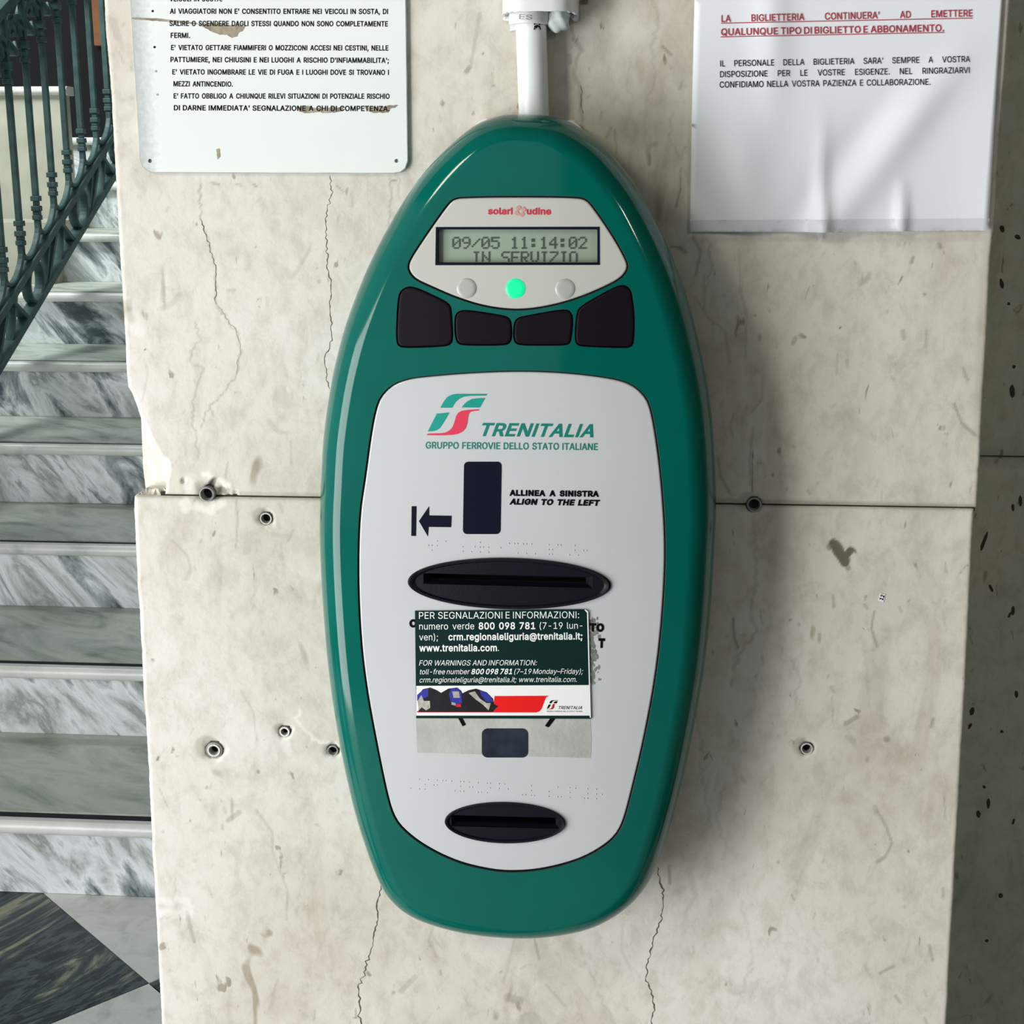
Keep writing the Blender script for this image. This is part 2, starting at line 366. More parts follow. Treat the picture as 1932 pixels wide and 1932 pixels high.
# text: words taken from the built-in font, laid out in photograph pixels and carried onto a real surface
# outlines of the lettering: advance width, then closed contours in thousandths of the letter size
GL = {
 "'": (206, '78,318 70,509 136,509 128,318'),
 '(': (273, '89,207 90,244 94,283 101,324 109,364 119,403 132,441 145,477 160,510 177,539 236,539 219,503 204,466 191,428 179,390 169,351 161,313 156,276 152,241 151,207 152,176 155,145 160,115 167,83 177,50 188,16 202,-19 218,-57 236,-96 177,-96 150,-46 128,4 111,55 99,106 92,156'),
 ')': (273, '37,-96 56,-56 72,-18 86,18 97,52 106,85 113,116 118,147 121,177 122,207 121,241 117,276 112,313 104,351 94,390 82,428 69,466 54,503 37,539 97,539 113,510 128,477 142,441 154,403 164,364 173,323 179,283 183,244 184,207 182,156 174,104 161,53 144,3 123,-47 97,-96'),
 ',': (188, '38,-119 68,71 137,71 84,-119'),
 '-': (453, '337,244 337,188 114,188 114,244'),
 '.': (188, '95,-4 83,-3 73,1 63,9 55,18 51,29 50,41 51,53 55,64 63,73 73,81 83,85 95,87 107,85 118,81 128,73 135,64 140,53 141,41 140,29 135,18 128,9 118,1 107,-3'),
 '/': (249, '235,533 71,-76 14,-76 178,533'),
 '0': (453, '227,-7 191,-3 158,7 130,24 105,48 85,77 69,113 57,155 50,202 48,254 50,306 57,353 69,395 85,431 106,461 130,484 159,502 191,512 227,516 262,512 295,502 323,484 348,461 368,431 384,395 396,353 403,306 405,254 403,202 396,155 384,113 368,77 348,48 323,24 295,7 263,-3;227,50 250,52 271,60 290,74 306,92 320,116 330,144 338,176 342,213 344,254 342,295 338,332 330,365 320,393 306,416 290,435 271,449 250,457 227,460 203,457 182,449 163,435 147,416 134,393 123,365 115,332 111,295 109,254 111,213 115,176 123,144 134,116 147,92 163,74 182,60 203,52'),
 '1': (453, '76,0 76,55 391,55 391,0;276,509 276,0 212,0 212,448 209,448 86,358 86,427 198,509'),
 '2': (453, '64,0 64,47 234,229 252,248 268,266 282,282 294,298 303,312 311,327 316,341 319,356 320,371 319,389 315,405 308,419 298,431 287,441 273,449 258,455 241,458 224,460 205,458 188,454 172,447 159,438 148,427 139,413 132,398 128,381 127,362 66,362 68,391 75,418 86,442 102,464 121,482 143,496 168,507 196,513 225,516 254,513 281,507 306,497 328,482 346,465 361,445 372,423 379,398 381,372 380,354 377,336 371,318 363,299 351,280 336,259 317,235 294,209 267,180 153,60 153,57 389,57 389,0'),
 '3': (453, '218,-7 188,-5 159,1 133,10 108,22 88,38 70,57 57,79 48,104 44,132 109,132 112,115 118,100 126,87 137,76 150,66 165,59 182,54 200,51 219,50 239,51 258,55 275,61 291,69 304,80 315,93 323,108 328,125 329,145 328,163 323,180 316,196 306,211 292,223 275,234 254,241 229,246 201,248 157,248 157,299 288,448 288,452 70,452 70,509 372,509 372,461 211,278 211,289 247,290 279,286 308,276 333,262 354,244 371,222 383,198 391,173 393,145 390,116 383,90 370,66 354,45 333,27 309,12 281,2 251,-5'),
 '4': (453, '40,105 40,158 247,509 311,509 109,166 109,163 413,163 413,105;282,0 282,121 282,146 282,318 343,318 343,0'),
 '5': (453, '221,-7 192,-5 165,1 140,11 118,25 99,41 83,60 71,82 63,105 60,130 122,130 125,115 130,102 138,89 148,78 160,68 173,60 188,54 204,51 221,50 241,51 259,56 276,64 291,75 304,89 314,104 322,122 326,141 328,162 326,183 321,203 314,221 303,237 290,251 275,262 257,270 238,275 218,277 201,276 184,273 167,268 152,262 139,255 128,246 67,253 96,509 366,509 366,452 151,452 134,301 136,301 148,311 162,318 178,325 194,330 212,333 229,334 252,332 274,328 294,321 313,311 330,299 345,285 358,269 370,251 379,231 386,210 390,187 391,163 388,132 381,102 369,76 352,52 332,32 309,15 282,3 253,-4'),
 '6': (453, '226,-7 196,-4 168,3 142,15 119,31 100,51 84,74 73,101 66,130 64,162 65,187 71,212 80,239 93,268 112,302 137,340 252,509 322,509 151,261 145,261 151,270 157,279 165,288 174,295 184,302 196,307 208,311 221,313 235,314 265,312 291,305 316,295 337,280 355,262 370,240 380,215 387,187 389,157 387,127 379,98 368,73 352,50 333,30 310,14 284,3 257,-4;226,48 245,50 263,55 279,63 293,73 304,86 314,101 322,119 326,137 327,157 326,178 322,196 314,213 304,228 293,241 279,251 263,259 245,264 226,265 207,264 190,259 174,252 160,241 148,229 138,214 131,197 126,179 125,158 126,138 131,119 138,102 148,86 160,73 174,63 190,55 207,50'),
 '7': (453, '97,0 323,448 323,452 62,452 62,509 391,509 391,449 165,0'),
 '8': (453, '226,-7 193,-5 163,1 136,11 111,25 91,42 74,62 62,84 54,109 52,135 53,156 58,176 65,195 75,212 87,228 101,241 117,252 134,260 153,265 153,267 129,276 109,289 93,308 80,330 73,354 70,380 73,405 79,429 90,450 106,469 124,485 146,498 170,508 197,514 226,516 255,514 282,508 306,498 328,485 346,469 361,450 373,429 379,405 382,380 379,354 372,330 359,308 343,289 323,276 300,267 300,265 319,260 335,252 351,241 365,228 377,212 387,195 395,176 399,156 401,135 398,109 391,84 378,62 362,42 341,25 317,11 289,1 259,-5;226,49 248,50 267,54 285,60 300,69 313,79 323,91 331,106 335,121 337,139 335,157 330,173 322,189 312,202 298,213 283,223 265,230 247,234 226,235 206,234 187,230 169,223 154,213 140,202 130,189 122,173 117,157 115,139 117,121 121,106 129,91 139,79 152,69 167,60 185,54 205,50;226,290 244,291 260,294 274,300 287,308 298,318 307,330 314,344 318,359 319,376 318,392 314,407 308,420 299,432 288,442 275,449 260,455 244,459 226,460 208,459 192,455 177,449 164,442 153,432 145,420 138,407 134,392 133,376 134,359 138,344 145,330 154,318 165,308 178,300 193,294 209,291'),
 '9': (453, '226,516 256,513 285,506 310,494 333,478 352,458 368,434 380,408 387,378 389,347 387,322 382,296 373,270 359,240 340,207 315,168 200,0 130,0 301,248 307,248 302,238 295,229 287,221 278,214 268,207 257,202 245,198 232,195 218,195 188,197 161,203 137,214 116,229 98,247 83,269 72,294 66,321 64,352 66,382 73,411 85,436 101,459 120,479 143,494 168,506 196,513;226,460 207,459 190,454 174,446 160,435 148,423 138,407 131,390 127,372 125,352 127,331 131,313 138,295 148,280 160,268 174,257 190,250 207,245 226,243 245,245 263,249 279,257 293,267 305,280 314,295 322,312 326,330 327,350 326,371 322,390 314,407 305,422 293,435 279,446 263,454 245,459'),
 ':': (188, '95,-4 83,-3 73,1 63,9 55,18 51,29 50,41 51,53 55,64 63,73 73,81 83,85 95,87 107,85 118,81 128,73 135,64 140,53 141,41 140,29 135,18 128,9 118,1 107,-3;95,271 83,272 73,277 63,284 55,294 51,304 50,316 51,328 55,339 63,349 73,356 83,360 95,362 107,360 118,356 128,349 135,339 140,328 141,316 140,304 135,294 128,284 118,277 107,272'),
 ';': (188, '38,-119 68,71 137,71 84,-119;103,271 92,272 81,277 71,284 64,294 59,304 58,316 59,328 64,339 71,349 81,356 92,360 103,362 116,360 126,356 136,349 143,339 148,328 149,316 148,304 143,294 136,284 126,277 116,272'),
 '@': (676, '355,-135 307,-133 262,-126 221,-114 184,-98 151,-77 122,-53 98,-24 77,9 61,46 50,87 43,131 40,179 43,226 50,269 61,309 78,346 98,379 123,408 151,433 184,454 220,470 260,482 303,489 349,492 394,489 435,482 472,469 506,452 536,432 562,407 584,380 603,351 617,319 627,285 633,251 635,215 635,191 633,166 631,142 627,118 622,96 615,76 605,57 593,42 579,28 561,18 541,13 517,11 503,11 490,13 476,17 463,21 451,28 441,36 432,45 426,56 423,68 420,68 413,54 402,41 388,30 371,20 351,15 326,13 298,15 273,23 251,35 232,52 216,73 204,96 195,123 190,152 188,182 190,212 197,239 207,265 220,287 237,306 257,322 279,334 304,341 330,343 351,342 369,338 385,331 398,323 409,314 416,306 419,306 419,335 474,335 474,110 475,97 479,85 485,74 493,66 505,61 518,59 533,61 546,66 557,76 565,89 571,106 576,127 579,152 580,182 581,215 579,245 575,273 567,301 555,327 541,351 523,373 502,393 477,410 450,424 419,434 385,440 347,442 309,440 274,434 242,424 213,410 187,393 164,372 144,347 128,320 115,289 105,255 100,218 98,178 100,138 105,100 115,66 128,35 144,8 165,-17 188,-37 215,-54 246,-68 280,-78 317,-83 357,-85 376,-85 394,-83 412,-80 428,-77 444,-73 458,-69 471,-65 481,-62 489,-59 504,-107 493,-111 480,-116 464,-120 447,-124 429,-128 411,-131 392,-133 374,-135;329,65 350,66 368,71 382,78 395,89 405,102 412,118 417,138 421,160 422,185 421,210 417,231 411,249 403,263 393,274 381,282 366,287 350,290 331,292 313,290 297,285 283,277 271,267 260,254 252,239 246,222 243,204 242,185 243,164 246,144 251,125 258,108 267,94 279,81 293,72 310,67'),
 'A': (480, '16,0 201,509 276,509 463,0 395,0 287,302 280,323 272,346 264,372 255,402 244,438 232,478 245,478 233,437 222,402 213,371 204,345 197,322 191,302 85,0;110,142 110,199 370,199 370,142'),
 'B': (456, '60,0 60,509 241,509 274,507 304,501 329,491 350,477 367,461 381,442 390,421 396,398 398,374 397,353 393,336 387,320 378,307 368,295 356,286 343,278 329,272 315,267 315,262 331,260 347,254 363,245 378,234 391,220 402,203 411,184 416,161 418,136 416,111 410,88 400,67 386,48 368,31 344,18 317,8 284,2 247,0;125,57 245,57 281,60 309,67 330,80 344,96 353,115 355,137 354,153 350,169 342,184 333,197 320,209 306,218 289,225 269,229 248,231 125,231;125,285 238,285 256,287 273,290 288,296 302,304 314,314 323,326 330,340 335,355 336,372 333,393 326,412 313,429 294,442 270,449 240,452 125,452'),
 'C': (510, '267,-7 225,-3 186,7 150,25 119,49 92,79 70,115 53,157 44,203 40,254 44,305 53,352 70,393 92,429 119,459 150,484 186,501 225,512 267,516 293,514 317,511 340,504 362,496 383,485 402,471 419,456 435,438 448,418 459,397 467,373 473,348 408,348 404,365 397,380 389,395 380,407 369,418 357,428 344,437 330,444 315,449 300,453 284,455 267,456 237,453 209,445 184,432 161,414 141,391 125,364 113,332 106,295 103,254 106,213 113,177 125,145 141,117 161,94 184,76 210,63 237,56 267,53 284,54 300,56 315,60 330,65 344,72 357,81 369,90 380,102 389,114 397,128 404,144 408,160 473,160 467,135 459,112 448,91 435,71 420,53 402,38 383,24 363,13 341,5 317,-2 293,-6'),
 'D': (502, '219,0 96,0 96,57 215,57 254,60 288,68 318,81 343,99 363,122 379,149 390,181 397,216 399,255 397,294 390,329 379,361 364,388 344,410 320,428 291,441 258,449 221,452 93,452 93,509 225,509 273,505 315,495 353,478 385,455 412,426 433,391 449,351 458,306 462,255 458,205 449,159 433,119 411,83 384,54 351,31 312,14 268,3;125,509 125,0 60,0 60,509'),
 'E': (419, '60,0 60,509 372,509 372,452 125,452 125,286 355,286 355,229 125,229 125,57 375,57 375,0'),
 'F': (410, '60,0 60,509 369,509 369,452 125,452 125,278 346,278 346,221 125,221 125,0'),
 'G': (520, '269,-7 225,-3 185,7 149,25 118,49 91,79 69,116 53,157 43,203 40,254 43,305 53,352 69,393 91,429 117,459 149,484 184,501 223,512 265,516 291,514 316,510 340,504 363,494 384,483 403,469 421,453 436,436 449,416 460,395 468,373 474,349 408,349 402,365 395,379 387,393 378,406 368,417 356,427 344,436 330,443 315,448 300,453 283,455 265,456 236,453 209,445 183,432 160,414 141,392 125,364 113,332 106,295 103,254 106,213 113,177 125,145 141,117 161,95 184,76 210,63 238,56 269,53 296,55 322,61 345,71 365,85 382,102 396,123 407,147 413,173 415,202 434,199 283,199 283,256 478,256 478,200 475,160 466,124 451,91 431,62 406,38 377,19 344,5 308,-4'),
 'H': (517, '60,0 60,509 125,509 125,289 392,289 392,509 457,509 457,0 392,0 392,232 125,232 125,0'),
 'I': (300, '31,0 31,57 118,57 118,452 31,452 31,509 269,509 269,452 183,452 183,57 269,57 269,0'),
 'J': (396, '185,-7 143,-2 106,11 75,33 52,63 38,100 33,145 33,173 98,173 98,145 100,117 108,93 122,74 139,61 160,53 185,50 209,53 230,61 248,74 261,93 269,117 272,145 272,509 336,509 336,145 332,100 318,63 294,33 263,11 227,-2'),
 'K': (467, '104,145 104,216 116,231 128,246 139,261 151,275 162,289 174,303 187,317 199,331 212,344 364,509 448,509 231,276 228,276;60,0 60,509 125,509 125,334 124,225 125,193 125,0;372,0 188,259 228,309 449,0'),
 'L': (393, '60,0 60,509 125,509 125,57 361,57 361,0'),
 'M': (628, '60,0 60,509 152,509 277,187 280,179 284,170 287,159 291,147 295,135 299,123 303,110 307,97 311,84 315,71 319,60 322,49 307,49 311,59 314,71 318,83 322,95 326,108 330,121 334,134 338,146 342,158 346,169 349,179 352,187 476,509 568,509 568,0 504,0 504,291 504,302 504,314 504,327 505,340 505,354 505,369 505,383 506,398 506,413 506,428 507,443 507,457 513,457 508,441 503,425 498,409 492,393 487,378 482,363 477,348 472,335 467,322 463,310 459,300 456,291 342,0 286,0 170,291 167,300 163,310 159,321 155,333 150,347 145,361 140,376 134,392 129,408 124,424 118,441 112,457 119,457 119,444 120,430 120,416 120,401 121,386 121,372 121,357 121,342 122,328 122,315 122,302 122,291 122,0'),
 'N': (523, '60,0 60,509 136,509 343,183 349,174 355,163 363,151 371,137 379,122 388,107 396,90 405,73 414,55 405,54 403,72 402,90 401,108 400,126 399,142 399,157 399,171 399,184 399,195 399,509 463,509 463,0 387,0 202,290 194,303 186,317 177,331 168,346 159,363 148,381 136,402 123,425 108,452 119,454 120,429 121,406 122,384 123,363 124,345 124,328 125,313 125,301 125,291 125,0'),
 'O': (533, '267,-7 225,-3 186,7 150,25 119,49 92,79 70,115 53,157 44,203 40,254 44,305 53,352 70,393 92,429 119,459 150,484 186,501 225,512 267,516 309,512 348,501 384,484 415,459 442,429 464,393 480,352 490,305 493,254 490,203 480,157 464,115 442,79 415,49 384,25 348,7 309,-3;267,53 296,55 324,63 349,76 372,94 392,116 408,144 420,176 428,213 430,254 428,295 420,332 408,365 392,392 372,415 349,433 324,446 296,453 267,456 237,453 210,445 184,433 161,415 142,392 125,364 113,332 106,295 103,254 106,213 113,176 125,144 142,117 161,94 184,76 210,63 237,55'),
 'P': (445, '60,0 60,509 235,509 272,506 305,499 332,487 356,471 375,452 390,430 400,404 407,377 409,348 407,318 400,291 390,265 375,243 356,223 332,207 305,195 272,188 235,186 109,186 109,242 233,242 257,244 279,248 297,256 312,266 324,279 333,294 339,310 343,328 344,348 343,367 339,385 333,402 324,416 312,428 297,439 279,446 257,451 232,452 125,452 125,0'),
 'Q': (533, '245,159 313,159 369,85 384,65 468,-48 401,-48 346,27 331,46;267,-7 225,-3 186,7 150,25 119,49 92,79 70,115 53,157 44,203 40,254 44,305 53,352 70,393 92,429 119,459 150,484 186,501 225,512 267,516 309,512 348,501 384,484 415,459 442,429 464,393 480,352 490,305 493,254 490,203 480,157 464,115 442,79 415,49 384,25 348,7 309,-3;267,53 296,55 324,63 349,76 372,94 392,116 408,144 420,176 428,213 430,254 428,295 420,332 408,365 392,392 372,415 349,433 324,446 296,453 267,456 237,453 210,445 184,433 161,415 142,392 125,364 113,332 106,295 103,254 106,213 113,176 125,144 142,117 161,94 184,76 210,63 237,55'),
 'R': (449, '60,0 60,509 236,509 273,506 305,500 333,489 356,473 376,455 390,433 401,408 407,381 409,352 407,323 401,296 390,271 376,250 356,232 333,217 305,206 273,200 236,198 96,198 96,255 234,255 258,256 280,260 298,267 313,276 325,287 334,300 340,316 344,333 345,352 344,371 340,389 334,405 325,419 313,430 298,440 279,446 258,451 233,452 125,452 125,0;353,0 230,229 303,229 428,0'),
 'S': (447, '224,-9 188,-7 156,-1 128,9 102,23 81,40 64,60 51,83 42,109 38,137 104,137 108,118 114,102 123,88 136,76 150,66 166,59 185,53 204,50 224,49 246,50 267,54 286,60 303,69 317,79 329,92 338,106 344,122 346,139 344,154 340,168 332,179 322,189 310,197 296,205 280,211 263,217 245,222 184,239 145,253 112,269 86,289 67,313 56,341 52,372 54,400 62,425 75,448 92,468 113,484 138,498 165,508 195,514 227,516 259,514 289,508 316,498 340,484 360,468 377,449 390,427 398,403 401,378 337,378 332,402 320,421 302,437 280,449 254,456 225,459 204,457 185,454 167,448 152,440 139,430 129,418 121,405 117,391 115,376 117,359 122,345 131,334 142,324 155,315 169,308 184,302 198,297 212,293 264,279 279,275 295,270 312,264 328,256 344,248 359,238 372,226 384,213 395,198 402,180 407,161 408,139 406,112 399,87 386,64 370,43 349,25 323,11 294,0 261,-7'),
 'T': (449, '32,452 32,509 417,509 417,452 257,452 257,0 193,0 193,452'),
 'U': (517, '259,-8 220,-6 186,2 154,15 126,33 103,55 85,80 71,108 63,140 60,173 60,509 124,509 124,178 126,155 132,133 141,113 153,95 169,80 187,68 208,59 232,53 259,52 285,53 309,59 331,68 349,80 364,95 377,113 385,133 391,155 393,178 393,509 457,509 457,173 454,140 446,108 433,80 414,55 391,33 363,15 332,2 297,-6'),
 'V': (480, '204,0 16,509 84,509 192,206 199,187 207,164 215,137 225,106 236,71 248,31 235,31 247,71 257,107 267,138 276,165 283,187 290,206 395,509 463,509 278,0'),
 'W': (686, '155,0 16,509 82,509 163,196 167,179 172,162 175,145 179,128 183,111 187,94 190,76 194,58 197,40 189,40 193,58 196,76 200,94 203,111 207,128 211,145 215,162 220,179 224,196 306,509 380,509 462,196 466,179 470,162 474,145 478,128 482,111 486,94 490,76 494,58 497,40 488,40 492,58 495,76 499,94 503,111 506,128 510,145 515,162 519,179 523,196 603,509 670,509 530,0 455,0 368,323 362,345 357,368 351,391 346,417 341,445 336,475 350,475 345,446 340,420 335,395 330,371 324,347 318,323 230,0'),
 'Y': (472, '203,0 203,208 16,509 91,509 192,344 203,327 213,309 222,292 231,274 240,254 250,230 224,230 233,254 242,275 251,293 260,310 270,327 280,344 381,509 455,509 268,208 268,0'),
 'Z': (438, '42,0 42,46 273,385 284,400 295,415 306,431 318,446 329,461 341,476 348,454 327,453 306,453 285,452 265,452 244,452 223,452 40,452 40,509 397,509 397,462 169,129 157,113 146,97 134,81 122,65 110,49 97,33 90,54 111,55 131,56 152,57 173,57 193,57 214,57 399,57 399,0'),
 'a': (389, '160,-9 137,-7 115,-3 94,5 76,15 60,29 48,45 38,63 32,84 30,108 32,128 36,146 43,161 53,174 64,184 78,193 92,200 108,206 125,211 143,214 161,217 178,220 200,223 218,225 234,227 247,229 257,231 265,235 271,240 274,246 276,255 276,257 275,272 272,285 267,297 260,307 251,315 240,322 227,327 212,330 196,331 178,330 163,327 149,322 137,316 127,309 118,301 110,292 104,283 100,274 41,291 51,313 64,331 79,346 95,358 114,368 133,375 153,380 173,383 194,384 208,384 223,382 239,379 255,375 271,369 286,360 300,350 312,336 322,320 330,301 335,278 337,251 337,0 277,0 277,52 272,52 267,43 260,34 252,25 242,16 229,8 215,1 199,-4 181,-7;170,45 192,47 211,51 228,59 242,68 254,80 263,93 270,108 274,122 276,138 276,190 272,187 267,184 259,182 251,180 241,178 231,176 221,174 210,173 200,171 191,170 182,169 175,168 161,166 147,163 134,159 122,153 112,147 103,139 97,130 93,118 92,105 93,93 96,82 102,72 109,64 119,57 130,52 142,48 156,46'),
 'b': (424, '229,-8 208,-7 189,-3 172,4 159,12 147,21 138,31 130,41 123,50 118,59 112,59 112,0 53,0 53,509 114,509 114,319 118,319 123,327 130,336 137,346 147,355 158,364 171,373 188,379 207,383 229,384 259,382 287,374 313,361 335,342 354,320 370,293 381,261 388,227 390,189 388,151 381,116 370,84 355,57 336,34 313,16 288,3 260,-6;220,47 242,49 262,55 279,66 294,80 306,97 316,117 323,139 327,163 328,189 327,215 323,239 316,261 307,281 295,298 280,311 262,322 243,328 220,330 198,328 178,322 161,312 147,299 134,282 125,263 118,241 114,216 113,189 114,162 118,138 125,115 135,95 147,78 162,65 179,55 198,49'),
 'c': (396, '207,-8 174,-5 144,3 117,16 93,35 72,58 56,85 44,116 37,150 34,187 37,225 44,260 56,291 72,318 93,341 117,360 144,374 174,382 207,384 226,384 243,381 260,377 276,371 291,364 305,356 318,346 330,335 340,322 349,308 356,293 362,277 303,262 300,272 295,281 290,289 284,297 278,304 270,311 261,316 252,321 242,325 231,328 220,329 207,330 184,328 163,321 145,310 130,296 118,278 108,258 102,236 98,212 96,187 98,163 102,139 108,117 118,97 130,80 145,66 163,55 184,49 207,46 220,47 232,49 243,52 253,55 262,60 271,66 279,73 285,80 292,89 297,98 301,107 304,117 363,102 357,86 350,70 341,56 331,43 319,32 306,21 292,12 277,5 261,-1 244,-5 226,-7'),
 'd': (424, '195,-8 165,-6 137,3 111,16 89,34 70,57 55,84 43,116 36,151 34,189 36,227 43,261 55,293 70,320 89,342 112,361 137,374 165,382 196,384 218,383 237,379 253,373 267,364 278,355 287,346 295,336 301,327 306,319 311,319 311,509 372,509 372,0 313,0 313,59 307,59 301,50 295,41 287,31 277,21 266,12 252,4 236,-3 217,-7;205,47 226,49 246,55 263,65 278,78 290,95 299,115 306,138 310,162 312,189 310,216 306,241 300,263 290,282 278,299 263,312 246,322 227,328 205,330 182,328 162,322 145,311 130,298 118,281 108,261 102,239 98,215 96,189 98,163 102,139 109,117 118,97 130,80 145,66 162,55 182,49'),
 'e': (404, '212,-8 177,-5 145,3 117,16 92,35 72,58 56,85 44,116 37,150 34,187 36,224 44,258 55,290 71,317 91,340 115,359 142,373 172,382 205,384 226,383 246,380 266,374 285,366 303,355 319,341 334,324 347,305 357,282 365,256 370,227 371,194 371,169 75,169 75,221 338,221 310,202 308,226 304,248 298,269 288,286 277,301 263,314 246,323 227,328 205,330 183,328 164,323 146,313 131,301 119,286 109,270 102,251 97,231 96,211 96,178 98,151 102,127 110,106 121,88 135,73 151,61 169,53 190,48 212,46 227,47 241,49 254,53 265,58 276,65 285,73 294,82 300,93 306,105 365,91 358,72 348,55 335,39 320,26 302,14 283,4 261,-3 237,-7'),
 'f': (254, '228,379 228,327 6,327 6,379;81,0 81,432 82,452 87,470 96,486 107,499 120,510 135,519 152,525 169,529 187,530 201,530 212,529 222,527 231,525 238,523 243,521 227,468 224,470 220,471 215,472 209,473 202,474 195,474 178,472 164,468 154,460 147,449 143,435 142,419 142,0'),
 'g': (425, '207,-151 180,-149 156,-146 134,-140 114,-132 97,-122 82,-110 70,-97 59,-84 51,-69 101,-41 107,-49 114,-57 122,-66 131,-74 142,-82 154,-88 169,-93 187,-96 207,-97 236,-95 261,-87 282,-75 298,-58 308,-34 311,-6 311,68 306,68 301,60 294,51 287,41 277,32 266,23 252,16 236,10 217,6 195,5 165,7 138,14 113,27 90,43 71,65 55,90 43,120 36,154 34,191 36,229 43,263 55,293 71,320 90,342 112,361 138,374 166,382 196,384 218,383 237,379 253,373 267,365 279,356 288,346 296,336 302,327 308,319 313,319 313,379 372,379 372,-9 370,-40 363,-67 350,-90 334,-109 314,-124 291,-136 265,-144 237,-149;205,59 227,61 246,66 264,75 278,87 290,103 300,121 307,142 311,166 312,193 311,219 307,242 300,264 291,283 279,299 264,312 247,322 227,328 205,330 182,328 163,322 145,312 130,298 118,282 109,262 102,241 98,218 96,193 98,167 102,144 109,123 118,104 131,88 145,76 163,66 183,61'),
 'h': (410, '114,227 114,0 53,0 53,509 114,509 114,287 102,287 116,319 132,344 152,362 175,374 200,382 227,384 252,383 275,377 295,369 313,356 328,340 341,321 350,298 355,271 357,240 357,0 296,0 296,235 293,263 286,286 273,304 256,318 235,326 210,329 192,328 176,324 161,317 147,308 136,297 126,283 119,266 115,248'),
 'i': (167, '53,0 53,379 114,379 114,0;84,443 73,444 63,448 54,455 47,463 43,472 41,483 43,494 47,504 54,512 63,518 73,522 84,524 95,522 105,518 114,512 121,504 125,494 126,483 125,472 121,463 114,455 105,448 95,444'),
 'j': (167, '53,379 114,379 114,-30 112,-52 108,-72 102,-90 92,-106 80,-119 65,-129 47,-137 27,-141 4,-143 -10,-143 -10,-87 2,-87 18,-85 31,-80 40,-72 47,-61 51,-46 53,-29;83,443 72,444 62,448 53,455 47,463 42,472 41,483 42,494 47,504 53,512 62,518 72,522 83,524 95,522 105,518 114,512 120,504 125,494 126,483 125,472 120,463 114,455 105,448 95,444'),
 'k': (381, '110,137 110,212 121,212 284,379 360,379 184,199 177,199;53,0 53,509 114,509 114,0;294,0 148,186 191,229 372,0'),
 'l': (189, '139,-2 112,0 91,8 74,20 62,37 55,59 53,84 53,509 114,509 114,99 114,83 117,71 120,62 126,57 135,53 146,52 152,52 157,52 160,53 164,53 167,54 170,54 181,3 175,1 169,0 162,-1 154,-2 147,-2'),
 'm': (610, '53,0 53,379 112,379 112,295 108,295 114,314 122,331 132,346 144,358 158,368 172,376 187,382 203,385 219,386 245,383 268,375 287,361 303,342 314,320 321,295 312,295 318,312 326,329 337,343 350,356 364,366 381,375 398,381 417,385 437,386 458,385 478,380 497,372 514,361 529,346 541,328 550,307 555,283 557,255 557,0 496,0 496,254 493,279 485,298 473,313 456,323 438,329 419,330 402,329 387,326 374,320 363,312 353,302 345,290 340,277 336,263 335,247 335,0 274,0 274,260 272,280 265,297 253,311 238,322 220,328 199,330 185,329 171,326 158,320 145,312 135,302 126,289 119,274 115,257 114,238 114,0'),
 'n': (410, '114,227 114,0 53,0 53,379 112,379 112,287 102,287 116,319 132,344 152,362 175,374 200,382 227,384 252,383 275,377 295,369 313,356 328,340 341,321 350,298 355,271 357,240 357,0 296,0 296,235 293,263 286,286 273,304 256,318 235,326 210,329 192,328 176,324 161,317 147,308 136,297 126,283 119,266 115,248'),
 'o': (415, '207,-8 174,-5 144,3 117,16 93,35 72,58 56,85 44,116 37,150 34,187 37,225 44,260 56,291 72,318 93,341 117,360 144,374 174,382 207,384 241,382 271,374 299,360 323,341 343,318 359,291 371,260 379,225 381,187 379,150 371,116 359,85 343,58 323,35 299,16 271,3 241,-5;207,46 231,49 252,55 270,66 285,80 298,97 307,117 314,139 318,163 319,187 318,212 314,236 307,258 298,278 285,296 270,310 252,321 231,328 207,330 184,328 163,321 145,310 130,296 118,278 108,258 102,236 98,212 96,187 98,163 102,139 108,117 118,97 130,80 145,66 163,55 184,49'),
 'p': (424, '53,-143 53,379 112,379 112,319 118,319 123,327 130,336 137,346 147,355 158,364 171,373 188,379 207,383 229,384 259,382 287,374 313,361 335,342 354,320 370,293 381,261 388,227 390,189 388,151 381,116 370,84 355,57 336,34 313,16 288,3 260,-6 229,-8 208,-7 189,-3 173,4 159,12 147,21 138,31 130,41 124,50 118,59 114,59 114,-143;220,47 242,49 262,55 279,66 294,80 306,97 316,117 323,139 327,163 328,189 327,215 323,239 316,261 307,281 295,298 280,311 262,322 243,328 220,330 198,328 178,322 161,312 147,299 134,282 125,263 118,241 114,216 113,189 114,162 118,138 125,115 135,95 147,78 162,65 179,55 198,49'),
 'r': (259, '53,0 53,379 112,379 112,321 115,321 124,339 137,354 152,367 171,377 191,383 213,385 218,385 223,385 229,384 235,384 240,384 243,384 243,322 241,323 236,324 230,324 223,325 215,326 207,326 190,324 174,321 159,315 146,306 135,296 126,284 119,269 115,254 114,237 114,0'),
